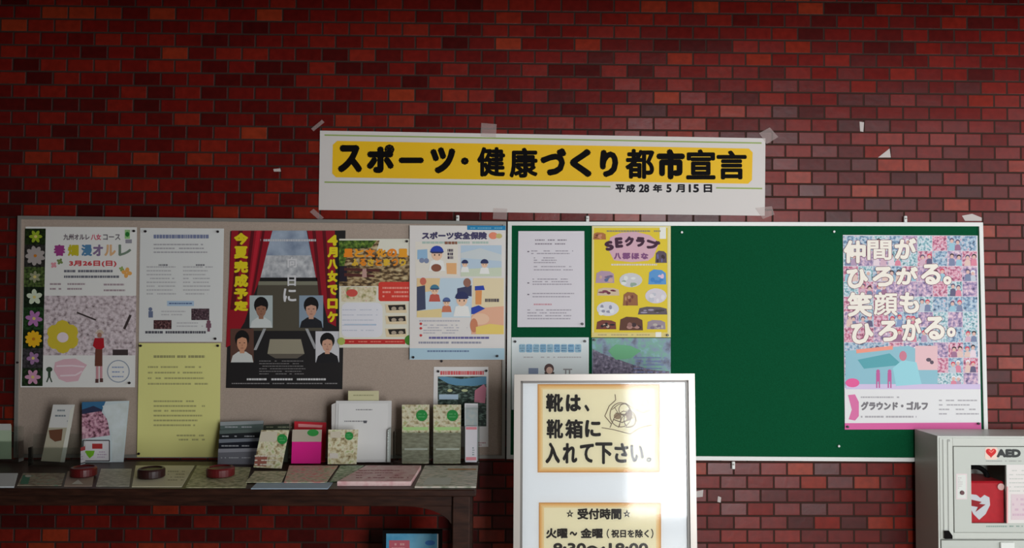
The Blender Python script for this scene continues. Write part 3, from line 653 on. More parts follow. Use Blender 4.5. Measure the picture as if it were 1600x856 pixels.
# ---- blue-titled notice
S = Sheet('notice_sheet', 'white notice with a blue title half hidden behind the standing sign', 'notice', wallp(Y0), [(799.5, 527), (920, 527), (920, 640), (799.5, 640)], M(222, 228, 228))
for i in range(9): S.add('blue_title', rrect(811+i*10.9, 537.5, 821+i*10.9, 550.5, 2), M(132, 176, 206) if i % 2 else M(150, 186, 206))
for i in range(9): S.add('blue_title', rows(812+i*10.9, 538.5, 820+i*10.9, 549.5, 3, 2, 70+i, 3, 0.8, 0.2), M(74, 116, 156) if i > 4 else M(104, 138, 160), 2)
S.add('small_print', rows(818, 555, 908, 561, 1, 2.2, 80, 7, 0.8, 0), M(190, 188, 190), 2)
S.add('drawing_print', ell(858, 576, 7.5, 8), M(90, 66, 64), 2); S.add('drawing_print', ell(858.5, 578.5, 5, 5.5), M(214, 176, 160), 3); S.add('drawing_print', rect(851, 581, 866, 590), M(80, 66, 60), 2)
S.add('drawing_print', rect(826, 575, 841, 584), M(132, 144, 170), 2); S.add('drawing_print', rect(880, 576, 888, 578) + rect(883, 578, 885, 586) + rect(889, 576, 891, 586) + rect(886, 576, 894, 578), M(150, 146, 146), 2)
S.done()
# ---- map poster
S = Sheet('poster', 'blue-green map poster tucked under the yellow club poster', 'poster', wallp(Y0), [(925, 528), (1048, 528), (1048, 640), (925, 640)],
          noise_mat('map_print', [(0.3, (96, 92, 112)), (0.45, (130, 150, 170)), (0.55, (120, 170, 150)), (0.65, (140, 176, 190)), (0.8, (180, 160, 190))], 26, 6))
S.add('map_ridge', [[(926, 545), (940, 552), (962, 560), (990, 570), (1020, 578), (1046, 580), (1046, 590), (926, 590)]], noise_mat('map_hills', [(0.35, (70, 64, 84)), (0.6, (126, 116, 136)), (0.75, (176, 166, 190))], 90))
S.add('map_ridge', [[(950, 548), (962, 538), (985, 540), (1002, 548), (985, 560), (962, 562)]], M(110, 176, 130), 2)
S.add('map_ridge', rows(990, 556, 1042, 584, 5, 2, 85, 6, 0.8, 0.2), M(120, 130, 176), 3)
S.done()
# ---- collage poster
S = Sheet('poster', 'large poster collaged from pastel people photos with big white lettering', 'poster', wallp(Y0), [(1317, 367), (1527.5, 368), (1533.5, 671), (1320, 670)], M(222, 218, 222))
R = random.Random(21)
pal = [(176, 150, 176), (206, 170, 186), (130, 150, 186), (150, 190, 206), (226, 206, 214), (96, 90, 120), (214, 130, 150), (120, 130, 160), (190, 196, 206), (156, 110, 140), (86, 110, 130), (220, 190, 180)]
cw, chh = 209/9, 238/10
grain = [noise_mat('crowd_photo_%d' % i, [(0.3, a), (0.45, b), (0.58, c), (0.72, d)], 75+12*i, 5) for i, (a, b, c, d) in enumerate((((60, 50, 80), (150, 130, 170), (214, 180, 196), (236, 226, 230)), ((50, 60, 80), (120, 150, 180), (190, 206, 216), (206, 120, 150)), ((80, 50, 70), (196, 110, 140), (226, 190, 200), (130, 140, 180)), ((44, 70, 80), (130, 176, 186), (216, 222, 226), (170, 130, 160))))]
for i in range(9):
    for j in range(10):
        x0 = 1317.6+i*cw+j*0.25; y0 = 368.5+j*chh
        k = S.add('collage_photo', rect(x0, y0, x0+cw-0.6, y0+chh-0.6), R.choice(grain), 1, new=True)
        if R.random() < 0.55: continue
        for q in range(2):
            hx = x0+cw*(0.3+0.4*q)+R.uniform(-2, 2); hy = y0+chh*R.uniform(0.3, 0.45)
            S.more(k, [[(hx-5, y0+chh-1), (hx-4, hy+5), (hx, hy+3), (hx+4, hy+5), (hx+5, y0+chh-1)]], M(*R.choice(pal)), 1.6)
            S.more(k, ell(hx, hy-0.8, 3.6, 3.6, 9), M(*R.choice([(50, 40, 50), (90, 80, 110), (206, 60, 90), (226, 226, 232)])), 1.8)
            S.more(k, ell(hx, hy+0.8, 2.8, 3.0, 9), M(216, 176, 166), 2.0)
S.add('sport_scene', [[(1321, 548), (1420, 540), (1465, 560), (1465, 606), (1321, 606)]], M(140, 186, 200), 2.2)
S.add('sport_scene', [[(1340, 562), (1390, 552), (1410, 570), (1350, 576)]], M(86, 160, 170), 2.5)
S.add('sport_scene', [[(1395, 575), (1410, 562), (1432, 566), (1440, 600), (1400, 603)]], M(150, 206, 216), 2.8)
S.add('sport_scene', ell(1411, 556, 6, 8, 10), M(200, 120, 140), 3); S.add('sport_scene', ell(1332, 598, 11, 7), M(226, 90, 150), 3)
for x in (1372, 1390): S.add('sport_scene', ell(x, 580, 3, 3, 8) + rect(x-3, 582, x+3, 596) + rect(x-3, 596, x-1, 606) + rect(x+1, 596, x+3, 606), M(190, 90, 150), 3)
S.add('sport_scene', rect(1430, 540, 1465, 578), M(226, 186, 190), 2.6); S.add('sport_scene', ell(1451, 562, 4, 3) + ell(1456, 566, 3, 3), M(90, 76, 90), 3)
S.add('sport_scene', stroke([(1338, 549), (1395, 543)], 6), M(236, 150, 130), 3.2)
S.add('sport_scene', rect(1322, 600, 1532, 608), M(206, 190, 220), 2.4)
ch_ = [('仲', 38, 72, 204, 244), ('間', 214, 72, 396, 220), ('が', 416, 56, 580, 214), ('ひ', 60, 284, 222, 432), ('ろ', 252, 268, 412, 418), ('が', 428, 268, 592, 404), ('る', 612, 248, 762, 404), ('。', 778, 338, 842, 404),
       ('笑', 66, 458, 252, 644), ('顔', 262, 458, 442, 634), ('も', 452, 458, 602, 616), ('ひ', 92, 688, 262, 844), ('ろ', 296, 668, 442, 826), ('が', 470, 648, 620, 822), ('る', 638, 638, 792, 814), ('。', 806, 718, 872, 794)]
for c, a, b, d, e in ch_:
    q = (1310+a/4.758, 360+b/4.758, 1310+d/4.758, 360+e/4.758)
    S.add('big_lettering', text(c, q[0]-0.8, q[1]-0.8, q[2]+0.8, q[3]+0.8, 2.6 if c not in '間顔' else 1.8), M(120, 60, 84), 3.4)
    S.add('big_lettering', text(c, *q, 1.7 if c not in '間顔' else 1.0), M(238, 230, 218), 4.2)
S.add('white_foot', [[(1320, 608), (1532, 608), (1533, 661), (1320, 661)]], M(224, 222, 222), 3)
S.add('pink_logo', [[(1325, 617), (1336, 616), (1342, 628), (1342, 650), (1336, 657), (1326, 655), (1331, 640)]], M(214, 110, 160), 4)
S.add('foot_lettering', text('グラウンド・ゴルフ', 1345, 627, 1450, 641, 0.9), M(120, 116, 120), 4)
S.add('small_print', rows(1345, 617, 1405, 624, 1, 2.6, 90, 6, 0.9, 0) + rows(1345, 647, 1432, 655, 1, 3.4, 91, 7, 0.9, 0) + rows(1467, 622, 1530, 650, 4, 2.4, 92, 8, 0.8, 0.1), M(170, 166, 170), 4)
S.add('pink_band', [[(1320, 661), (1533, 660), (1533.3, 670.5), (1320, 671)]], M(214, 96, 156), 4)
S.done()

# ================================================================== PUSHPINS AND SCRAPS
def pin_mesh(mat):
    m = MB(); m.cyl((0, 0, 0), (0, -1, 0), 0.0034, 0.004, mat, 12, 0.003); m.cyl((0, -0.004, 0), (0, -1, 0), 0.0047, 0.003, mat, 14, 0.004)
    me_o = m.build('pushpin', loc=(0, 0, 0)); return me_o
protos = {}
def pin(px, py, y, label, mat):
    if mat not in protos:
        o = pin_mesh(mat); protos[mat] = o
    else:
        o = protos[mat].copy(); COL.objects.link(o)
    o.location = P(px, py, y)
    tag(o, label, 'pushpin', 'pushpins on the notice boards')
DK = M(34, 26, 30, 0.35, 0.5); WP = M(222, 222, 220, 0.35, 0.5)
yb, y1, y2, y3 = Y0+0.0015, Y0-0.0018, Y0-0.0058, Y0-0.0098
for a in ((210, 361, y1, 'dark pushpin in the top corner of the cherry blossom poster'), (203, 598, y1, 'dark pushpin in the bottom corner of the cherry blossom poster'),
          (28.5, 566, yb, 'dark pushpin at the edge of the grey board beside the flower column'),
          (228, 361.5, y1, 'dark pushpin at the left top of the white notice with photos'), (341, 362, y1, 'dark pushpin at the right top of the white notice with photos'),
          (337, 529, y1, 'dark pushpin at the foot of the white notice with photos'), (220.5, 540, -0.0253, 'dark pushpin at the left top of the yellow notice'),
          (341, 540, -0.0253, 'dark pushpin at the right top of the yellow notice'), (217.5, 708.5, -0.0253, 'dark pushpin at the foot of the yellow notice'),
          (636, 377, y2, 'dark pushpin at the top of the autumn food flyer'), (646, 558, y3, 'dark pushpin at the left foot of the sports insurance poster'),
          (777, 556, y3, 'dark pushpin at the right foot of the sports insurance poster'), (690, 564, yb, 'dark pushpin in bare felt just above the lake poster'),
          (685, 580, y1, 'dark pushpin at the left top of the lake poster'), (760, 579, y1, 'dark pushpin at the right top of the lake poster'),
          (910, 506, y1, 'dark pushpin at the foot of the laminated text notice'), (805, 533.5, y1, 'dark pushpin at the left top of the blue-titled notice'),
          (914, 533, y1, 'dark pushpin at the right top of the blue-titled notice'), (928.5, 531, y1, 'dark pushpin at the left top of the map poster'),
          (1043, 523.5, y1-0.002, 'dark pushpin at the right foot of the yellow club poster'), (1324, 666.5, y1, 'dark pushpin at the left foot of the collage poster'),
          (1528, 661.5, y1, 'dark pushpin at the right foot of the collage poster')): pin(*a, DK)
for a in ((1065, 363, yb, 'white pushpin alone at the green board top beside the yellow poster'), (1302.5, 362, yb, 'white pushpin on the green board beside the collage poster top'), (1310, 696.5, yb, 'white pushpin low on the green board beneath the collage poster')): pin(*a, WP)
for q, lab in (([(427, 264), (438, 263), (439, 268), (428, 268)], 'tiny white paper scrap stuck on dark tiles above the grey board'), ([(1343, 190), (1350, 191), (1349, 206), (1344, 205)], 'small white tape scrap on the upper tiles right of the banner'),
               ([(1372, 246), (1390, 232), (1392, 246)], 'white triangular tape scrap on tiles above the green board'), ([(1086, 768), (1099, 765), (1098, 776), (1087, 777)], 'white tape scrap on bricks beside the sign frame'),
               ([(1122, 775), (1127, 777), (1126, 785), (1121, 784)], 'tiny pale scrap on bricks just beyond the sign frame scrap'), ([(1503, 337), (1519, 334), (1534, 340), (1534, 345), (1508, 345)], 'torn grey tape scrap above the green board corner')):
    m = MB(); pl = wallp(-0.0008); m.hull([pl.pt(*a) for a in q], [pl.pt(*a, -0.0005) for a in q], M(190, 180, 176)); tag(m.build('tape_scrap'), lab, 'tape scrap', 'tape scraps on the tiles')

# ================================================================== DESK
ZD = 0.86; XE = Pz(744, 764, ZD).x; YD = -0.497; XD0 = -2.35
desk = thing('desk', 'dark wooden desk along the wall covered with leaflets', 'desk', ((XD0+XE)/2, YD/2, 0))
m = MB(); m.box(XD0, XE, YD, -0.075, ZD-0.022, ZD, WOOD, 0.003); m.build('desk_top', desk)
lx0, lx1 = P(707, 800, -0.475).x, P(734, 800, -0.475).x; lw = lx1-lx0
for (x, y) in ((lx0, -0.482), (lx0, -0.14), (XD0+0.04, -0.482), (XD0+0.04, -0.14)):
    m = MB(); m.box(x, x+lw, y, y+lw, 0, ZD-0.022, WOOD, 0.003); m.build('leg', desk)
m = MB(); m.box(XD0+0.04+lw, lx0, -0.472, -0.454, ZD-0.058, ZD-0.022, WOOD, 0.002); m.build('apron', desk)
m = MB(); m.box(lx0+0.02, lx0+0.038, -0.482+lw, -0.14, ZD-0.058, ZD-0.022, WOOD, 0.002); m.build('apron', desk)
for s, xa in ((-1, lx0), (1, XD0+0.04+lw)):
    m = MB(); zt = ZD-0.058
    A = [(xa, zt), (xa+s*0.15, zt)] + [(xa+s*(0.15-0.15*math.sin(t)), zt-0.07+0.07*math.cos(t)) for t in [math.pi/2*i/8 for i in range(1, 9)]]
    m.hull([(x, -0.470, z) for x, z in A], [(x, -0.456, z) for x, z in A], WOOD); m.build('corner_bracket', desk)

# ---- flat papers on the desk
def flat(name, label, cat, quad, h, mat, z0=ZD+0.0004, group=None, prints=()):
    A = [Pz(*q, z0+h) for q in quad]; m = MB(); m.hull(A, [Vector((p.x, p.y, z0)) for p in A], mat)
    o = m.build(name); tag(o, label, cat, group)
    for i, (part, shapes, mt) in enumerate(prints):
        k = MB()
        for sh in shapes: k.face([Pz(x, y, z0+h+0.0003*(i+1)) for x, y in sh], mt)
        for piece in k.pieces(): piece.build(part, o)
    return o
DG = 'leaflets lying on the desk'
flat('leaflet', 'pale blue-white leaflet lying at the shadowed end of the desk', 'leaflet', [(-14, 739), (28, 739), (22, 760), (-22, 760)], 0.003, M(226, 232, 234), group=DG)
flat('leaflet', 'green and brown leaflet lying beside the pale blue leaflet', 'leaflet', [(36, 739), (102, 739), (96, 758), (27, 758)], 0.002, noise_mat('leaflet_brown', [(0.35, (120, 106, 90)), (0.55, (170, 158, 136)), (0.7, (110, 150, 126))], 40), group=DG,
     prints=[('green_panel', [[(36, 742), (48, 742), (44, 756), (31, 756)]], M(70, 132, 106)), ('white_spot', ell(44, 743.5, 5, 1.8), M(206, 206, 196))])
flat('leaflet', 'brown leaflet with a white spot lying in front of the blossom leaflet', 'leaflet', [(106, 736), (148, 736), (144, 759), (100, 759)], 0.002, M(176, 156, 142), group=DG, prints=[('white_spot', [[(112, 756), (122, 749), (130, 756)]], M(220, 218, 210))])
flat('leaflet', 'grey-green leaflet lying between two dark red paperweights', 'leaflet', [(158, 732), (206, 732), (202, 759), (150, 759)], 0.002, noise_mat('leaflet_grey', [(0.35, (164, 162, 146)), (0.65, (206, 202, 186))], 60), group=DG)
flat('leaflet', 'pale yellow leaflet lying under the middle paperweight', 'leaflet', [(212, 727), (304, 727), (284, 760), (206, 760)], 0.002, M(228, 222, 190), group=DG, prints=[('small_print', rows(262, 734, 290, 752, 4, 1.6, 100, 5), M(170, 164, 134))])
flat('leaflet', 'olive leaflet lying under the paperweight by the yellow notice', 'leaflet', [(308, 727), (392, 730), (384, 761), (290, 761)], 0.002, noise_mat('leaflet_olive', [(0.35, (130, 134, 96)), (0.6, (206, 202, 162)), (0.75, (146, 180, 150))], 50), group=DG)
flat('leaflet', 'green and cream leaflet lying in front of the tilted brochure', 'leaflet', [(398, 736), (448, 736), (440, 753), (384, 753)], 0.002, noise_mat('leaflet_cream', [(0.35, (140, 150, 110)), (0.6, (226, 216, 186)), (0.75, (120, 170, 140))], 50), z0=ZD+0.0032, group=DG)
flat('leaflet', 'pink-printed leaflet lying in front of the magenta leaflet', 'leaflet', [(452, 727), (528, 727), (510, 753), (444, 753)], 0.0022, noise_mat('leaflet_pinkish', [(0.35, (180, 190, 150)), (0.5, (232, 212, 190)), (0.65, (236, 156, 146))], 50), z0=ZD+0.0032, group=DG)
flat('leaflet', 'pale blue leaflet lying along the desk front edge', 'leaflet', [(402, 753.5), (520, 753.5), (512, 763), (392, 763)], 0.0022, M(176, 198, 216), z0=ZD+0.0004, group=DG)
flat('leaflet', 'green striped leaflet lying slanted beside the pink pile', 'leaflet', [(532, 727), (568, 727), (534, 752), (516, 752)], 0.0022, noise_mat('leaflet_green', [(0.35, (120, 156, 112)), (0.6, (214, 226, 202))], 60), group=DG)
o = flat('leaflet', 'thick pink leaflet pile lying before the white document box', 'leaflet', [(572, 727), (658, 727), (642, 752), (527, 752)], 0.014, noise_mat('leaflet_pink', [(0.35, (226, 176, 176)), (0.5, (236, 204, 200)), (0.65, (220, 166, 168))], 24), group=DG,
     prints=[('small_print', rows(556, 733, 640, 748, 4, 1.5, 101, 9, 0.7), M(180, 110, 112))])
flat('leaflet', 'grey-green brochure lying at the free end of the desk', 'leaflet', [(664, 727), (747, 727), (744, 760), (648, 760)], 0.004, noise_mat('leaflet_river', [(0.35, (150, 156, 132)), (0.5, (212, 210, 194)), (0.65, (226, 214, 198)), (0.8, (206, 150, 140))], 36, stretch=(1, 2.5, 1)), group=DG,
     prints=[('pale_panel', [[(668, 746), (706, 746), (702, 757), (660, 757)]], M(206, 208, 196)), ('orange_strip', [[(700, 732), (744, 732), (744, 734), (699, 734)]], M(206, 150, 90))])
# ---- dark red paperweights
def weight(px0, px1, py, mat, label):
    a, b = Pz(px0, py, ZD+0.006), Pz(px1, py, ZD+0.006); c = (a+b)/2; r = (b-a).length/2
    t = tag(MB.build(_w(c, r, mat), 'paperweight'), label, 'paperweight', 'round paperweights on the desk'); return t
def _w(c, r, mat):
    m = MB(); m.lathe((c.x, c.y, ZD+0.0035), [(r*0.9, 0), (r, 0.003), (r, 0.024), (r*0.93, 0.029), (r*0.8, 0.030), (r*0.74, 0.026)], mat, 28); return m
weight(111, 150, 742, M(86, 14, 16, 0.35, 0.5), 'round dark red paperweight below the blossom leaflet')
weight(216, 257, 744, M(44, 16, 15, 0.4, 0.5), 'round blackish brown paperweight below the yellow notice')
weight(323, 366, 742, M(96, 20, 24, 0.35, 0.5), 'round dark red paperweight in front of the dark leaflets')

# ---- standing leaflets and their holders
def standp(px, py, z=ZD, tilt=12, yaw=0):
    p = Pz(px, py, z); t = math.radians(tilt); a = math.radians(yaw)
    return Plane(p, (math.sin(a)*math.cos(t), -math.cos(a)*math.cos(t), math.sin(t)))
def fit(px, pyb, z, tilt, yaw, quad, back, push):
    """stand it on the desk and lean it back only as far as the board behind allows"""
    while True:
        pl = standp(px, pyb, z, tilt, yaw); pl.p = pl.p + Vector((0, push, 0))
        ymax = max(pl.pt(*q).y for q in quad) + back
        if ymax <= -0.027 and pl.p.y+back <= -0.078: return pl
        if pl.p.y+back > -0.078: push -= pl.p.y+back+0.079; continue
        if tilt > 3: tilt -= 0.5
        else: push -= ymax + 0.028
def holder(label, px0, px1, pyt, pyb, depth=0.03, tilt=12, lip=0.6, push=0.0, group='clear leaflet holders on the desk'):
    """clear acrylic pocket: back plate, front pocket, two sides and foot"""
    pl = fit((px0+px1)/2, pyb, ZD+0.001, tilt, 0, [(px0, pyt), (px1, pyt)], depth, push)
    bl, br = pl.pt(px0, pyb), pl.pt(px1, pyb)
    r = thing('leaflet_holder', label, 'leaflet holder', (bl+br)/2, group)
    n = pl.n; th = 0.0016
    front = [pl.pt(px0, pyb-(pyb-pyt)*lip), pl.pt(px1, pyb-(pyb-pyt)*lip), br, bl]
    m = MB(); m.hull(front, [p-n*th for p in front], ACRYL); m.build('front_pocket', r)
    back = [pl.pt(px0, pyt), pl.pt(px1, pyt), br, bl]; dn = Vector((0, depth, 0))
    m = MB(); m.hull([p+dn for p in back], [p+dn-n*th for p in back], ACRYL); m.build('back_plate', r)
    for p, q, s in ((front[0], bl, 1), (front[1], br, -1)):
        m = MB(); A = [q, p, p+dn, q+dn]; m.hull(A, [v+Vector((s*th, 0, 0)) for v in A], ACRYL); m.build('side_plate', r)
    return pl
def stand(name, label, cat, quad, mat, tilt=12, yaw=0, thick=0.003, group='leaflets standing on the desk', push=0.0, z=ZD+0.0006, base=None):
    pl = fit((quad[2][0]+quad[3][0])/2, max(quad[2][1], quad[3][1]), z, tilt, yaw, quad, thick*1.1, push)
    if base is not None: pl = Plane(base.p+Vector((0, push, 0)), base.n)
    s_ = Sheet(name, label, cat, pl, quad, mat, thick, group, part='cover'); return s_
LF = 'leaflets standing on the desk'
# pale green leaflet at the far left
hp = holder('clear leaflet holder at the dark end of the desk with a pale green leaflet', -24, 29, 668, 722)
S = stand('leaflet', 'pale green leaflet in the clear holder at the dark desk end', 'leaflet', [(-16, 662), (18, 664), (18, 717), (-16, 717)], M(176, 192, 164), push=0.012, base=hp)
S.add('pale_top', rect(-16, 662, 17, 672), M(196, 196, 190)); S.done()
# tilted leaflet
hp = holder('clear leaflet holder around the leaning white-topped leaflet', 44, 126, 680, 728)
S = stand('leaflet', 'narrow leaflet leaning sideways with a white top and brown picture', 'leaflet', [(83, 632), (117, 632), (101, 722), (64, 720)], M(180, 172, 150), push=0.012, base=hp)
S.add('white_top', [[(83, 632), (117, 632), (111, 668), (76, 668)]], M(214, 212, 208)); S.add('small_print', rows(86, 637, 108, 662, 3, 3, 110, 6, 0.7), M(120, 130, 136), 2)
S.add('brown_picture', [[(76, 672), (98, 670), (96, 688), (86, 690), (78, 684)]], M(110, 70, 50), 2); S.add('white_edge', [[(110, 640), (117, 632), (101, 722), (94, 722)]], M(220, 218, 206), 2); S.done()
# blossom leaflet and card
Sb = S = stand('leaflet', 'upright flared leaflet with pink blossoms under a blue mountain', 'leaflet', [(128, 628), (202, 626), (193, 722), (128, 722)], M(206, 218, 220), tilt=9, thick=0.012)
S.add('mountain_picture', [[(128, 628), (165, 627), (160, 640), (146, 634), (128, 640)]], M(58, 110, 150)); S.add('mountain_picture', [[(128, 640), (146, 634), (160, 640), (158, 648), (128, 650)]], M(50, 56, 84), 2)
S.add('blossom_picture', [[(128, 647), (158, 642), (168, 656), (172, 680), (128, 686)]], noise_mat('pink_blossom', [(0.35, (90, 50, 60)), (0.5, (196, 140, 160)), (0.65, (226, 184, 196))], 90), 2)
S.add('pale_side', [[(160, 634), (200, 628), (192, 720), (176, 720), (174, 676)]], noise_mat('pale_sky', [(0.35, (206, 214, 210)), (0.65, (222, 230, 232))], 20), 2); S.done()
S = stand('label_card', 'small white card with red and green blocks before the blossom leaflet', 'card', [(129, 687), (172, 687), (172, 721), (129, 721)], M(220, 216, 218), tilt=9, thick=0.001, push=-0.004, base=Sb.pl)
S.add('dark_border', outline([(130, 688), (171, 688), (171, 720), (130, 720)], 1.6), M(60, 56, 60)); S.add('red_block', rect(144, 693, 160, 701), M(176, 50, 50)); S.add('green_block', [[(132, 704), (148, 704), (146, 711), (140, 716), (136, 711)]], M(120, 186, 40)); S.add('small_print', rows(152, 704, 168, 716, 3, 2, 111, 5), M(190, 170, 190)); S.done()
# dark leaflets in steps
bands = [((344, 659), (412, 657), 668, (150, 156, 158), (90, 104, 100)), ((343, 672), (407, 670), 684, (92, 104, 100), (30, 34, 38)), ((342, 686), (405, 684), 700, (120, 126, 136), (26, 28, 40)), ((341, 701), (403, 700), 722, (150, 150, 158), (110, 110, 118))]
nm = ['topmost', 'second', 'third', 'lowest']
bp = fit(374, 722, ZD+0.0006, 14, 0, [(344, 655), (412, 655)], 0.004, 0)
for i, (a, b, yb_, c1, c2) in enumerate(bands):
    ybot = 722
    S = stand('leaflet', ['grey-topped dark leaflet, topmost of the stepped dark leaflets', 'black leaflet with a green-grey edge, second down of the stepped dark leaflets', 'navy leaflet with a grey title, third down of the stepped dark leaflets', 'grey leaflet at the very front of the stepped dark leaflets'][i], 'leaflet',
              [a, b, (b[0]-3, 722+1.5*i), (a[0]-1, 722+1.5*i)], M(*c2), tilt=16, thick=0.003, push=-0.011*i, base=bp)
    S.add('title_strip', [[a, b, (b[0]-1, b[1]+5), (a[0], a[1]+6)]], M(*c1))
    S.add('small_print', rows(a[0]+4, a[1]+7, b[0]-8, yb_, 1, 2, 120+i, 7, 0.8), M(170, 172, 176), 2)
    S.done()
# brochures with the green circle
BR = noise_mat('brochure_cover', [(0.3, (110, 90, 64)), (0.42, (190, 176, 136)), (0.55, (222, 216, 190)), (0.66, (176, 186, 130)), (0.8, (206, 150, 124))], 60)
def brochure(label, quad, circ, r, tilt=12, push=0.0, lower=None, thick=0.006, base=None):
    S = stand('leaflet', label, 'leaflet', quad, BR, tilt, 0, thick, LF, push, base=base)
    S.add('green_disc', ell(circ[0], circ[1], r, r*1.0), M(34, 140, 62), 2); S.add('green_disc', rows(circ[0]-r*0.6, circ[1]-r*0.5, circ[0]+r*0.6, circ[1]+r*0.5, 2, 1.4, 130, 3, 0.9, 0), M(110, 186, 120), 3)
    if lower:
        for part, sh, mt in lower: S.add(part, sh, mt, 1.5)
    return S.done()
brochure('beige brochure with a green disc and red-white foot leaning before dark leaflets', [(408, 672), (452, 672), (440, 732), (396, 730)], (441, 686), 8, 14, push=-0.014,
         lower=[('pale_title', [[(408, 674), (434, 674), (431, 690), (405, 690)]], M(206, 196, 176)), ('red_foot', [[(399, 712), (418, 712), (416, 728), (397, 728)]], M(150, 90, 76)), ('white_foot', rows(398, 709, 438, 729, 3, 2.4, 131, 7, 0.8), M(214, 206, 190))])
S = stand('leaflet', 'dark green leaflet peeping behind the beige and red leaflets', 'leaflet', [(412, 664), (452, 662), (450, 722), (412, 722)], M(52, 58, 46), tilt=10, group=LF, push=0.012)
S.add('small_print', rows(416, 665, 456, 674, 2, 1.8, 132, 8, 0.9, 0), M(130, 134, 110)); S.done()
S = stand('leaflet', 'red-topped leaflet standing behind the magenta leaflet', 'leaflet', [(460, 658), (510, 660), (508, 722), (458, 722)], M(196, 36, 50), tilt=10, group=LF, push=0.012)
S.add('pale_band', [[(466, 662), (504, 664), (503, 668), (466, 667)]], M(230, 150, 150)); S.done()
S = stand('leaflet', 'magenta leaflet with a green disc on its beige top', 'leaflet', [(457, 671), (503, 671), (501, 724), (455, 724)], M(226, 30, 140), tilt=8, group=LF, push=-0.022)
S.add('beige_top', [[(457, 671), (503, 671), (502, 690), (456, 690)]], M(190, 176, 160)); S.add('green_disc', ell(489, 676, 9, 5.5), M(50, 150, 66), 2); S.done()
# document box with papers
S = stand('document_box', 'white upright document box behind the small brochure', 'document box', [(518, 632), (527, 628), (527, 722), (518, 722)], M(206, 202, 198), tilt=5, group=None, push=-0.002, thick=0.03)
pl = S.pl; front = [(525, 626), (612, 626), (610, 722), (523, 722)]
m = MB(); m.hull([pl.pt(*q, 0.002) for q in front], [pl.pt(*q, -0.024) for q in front], M(214, 212, 210)); m.build('front_panel', S.root)
m = MB(); e = [(606, 672), (612, 668), (611, 722), (605, 722)]; m.hull([pl.pt(*q, 0.02) for q in e], [pl.pt(*q, 0.004) for q in e], ACRYL); m.build('side_lip', S.root)
S.done()
D = Sheet('document_sheet', 'white printed page standing on the front of the document box', 'document', Plane(pl.p+pl.n*0.0035, pl.n), [(529, 630), (606, 630), (604, 718), (527, 718)], M(226, 224, 222), 0.001)
D.add('small_print', rows(556, 638, 582, 642, 1, 2, 140, 6, 0.9, 0) + rows(538, 656, 574, 660, 1, 2.4, 141, 6, 0.9, 0), M(150, 148, 150)); D.add('small_print', rect(568, 657, 573, 661), M(90, 90, 96), 2); D.done()
lp = Plane(pl.p-pl.n*0.008, pl.n)
m = MB(); q = [(544, 610.5), (592, 610.5), (592, 627), (544, 627)]; m.hull([lp.pt(*a) for a in q], [lp.pt(*a, -0.001) for a in q], M(206, 200, 160)); yl = m.build('index_tab', S.root)
m = MB()
for sh in rows(552, 615, 584, 620, 1, 2, 142, 6, 0.9, 0): m.face([lp.pt(*a, 0.0004) for a in sh], M(160, 156, 120))
m.build('small_print', yl)
brochure('small beige brochure with a green disc leaning on the document box', [(513, 671), (560, 671), (557, 725), (512, 725)], (545.5, 681), 6.5, 5, push=-0.05,
         lower=[('pale_title', rect(516, 674, 532, 684), M(206, 196, 176)), ('white_patch', rect(515, 708, 528, 716), M(214, 206, 196))])
# two tall brochures in holders
for lab, hl, x0, x1, cx, h0, h1 in (('tall green-topped brochure in a clear holder beside the document box', 'clear leaflet holder of the tall brochure beside the document box', 628, 671, 659, 614, 673.8),
                                  ('tall green-topped brochure in a clear holder under the lake poster', 'clear leaflet holder of the tall brochure under the lake poster', 677, 720.5, 707, 674.8, 723)):
    hp = holder(hl, h0, h1, 672, 726, tilt=6, lip=0.95, depth=0.03)
    brochure(lab, [(x0, 632), (x1, 632), (x1-1, 724), (x0+0.5, 724)], (cx, 649), 9, 6, push=0.010, base=hp,
             lower=[('pale_band', rect(x0+2, 667, x1-2, 672), M(176, 214, 140)), ('grey_foot', rect(x0, 676, x1-1, 723), noise_mat('grey_photo', [(0.35, (140, 134, 114)), (0.65, (174, 170, 150))], 40, stretch=(1, 1, 4))), ('white_strip', rect(x0+4, 700, x1-3, 703), M(206, 206, 196))])
# grey-white case at the end
hp = holder('tall clear leaflet holder with a white rim at the free desk end', 724.2, 749, 627, 724, tilt=5, lip=0.9, depth=0.03)
S = stand('leaflet', 'grey-white leaflet in the tall clear holder at the free desk end', 'leaflet', [(726, 630), (747, 630), (747, 720), (726, 720)], M(196, 196, 198), tilt=5, push=0.010, thick=0.004, base=hp)
S.add('white_rim', stroke([(727, 718), (727, 631), (746, 632)], 2.2), M(226, 224, 226)); S.add('pale_picture', rect(728, 640, 746, 664), noise_mat('pale_picture', [(0.35, (196, 204, 208)), (0.65, (220, 214, 212))], 50)); S.done()
S = stand('label_card', 'narrow white card with pink ends in front of the tall clear holder', 'card', [(727, 666), (746, 666), (745, 722), (727, 722)], M(226, 222, 228), tilt=5, push=-0.004, thick=0.001, base=hp)
S.add('pink_end', rect(728, 667, 745, 671) + rect(728, 714, 744, 719), M(226, 140, 150)); S.add('small_print', rows(738, 698, 742, 712, 4, 2, 150, 3), M(120, 140, 140)); S.done()

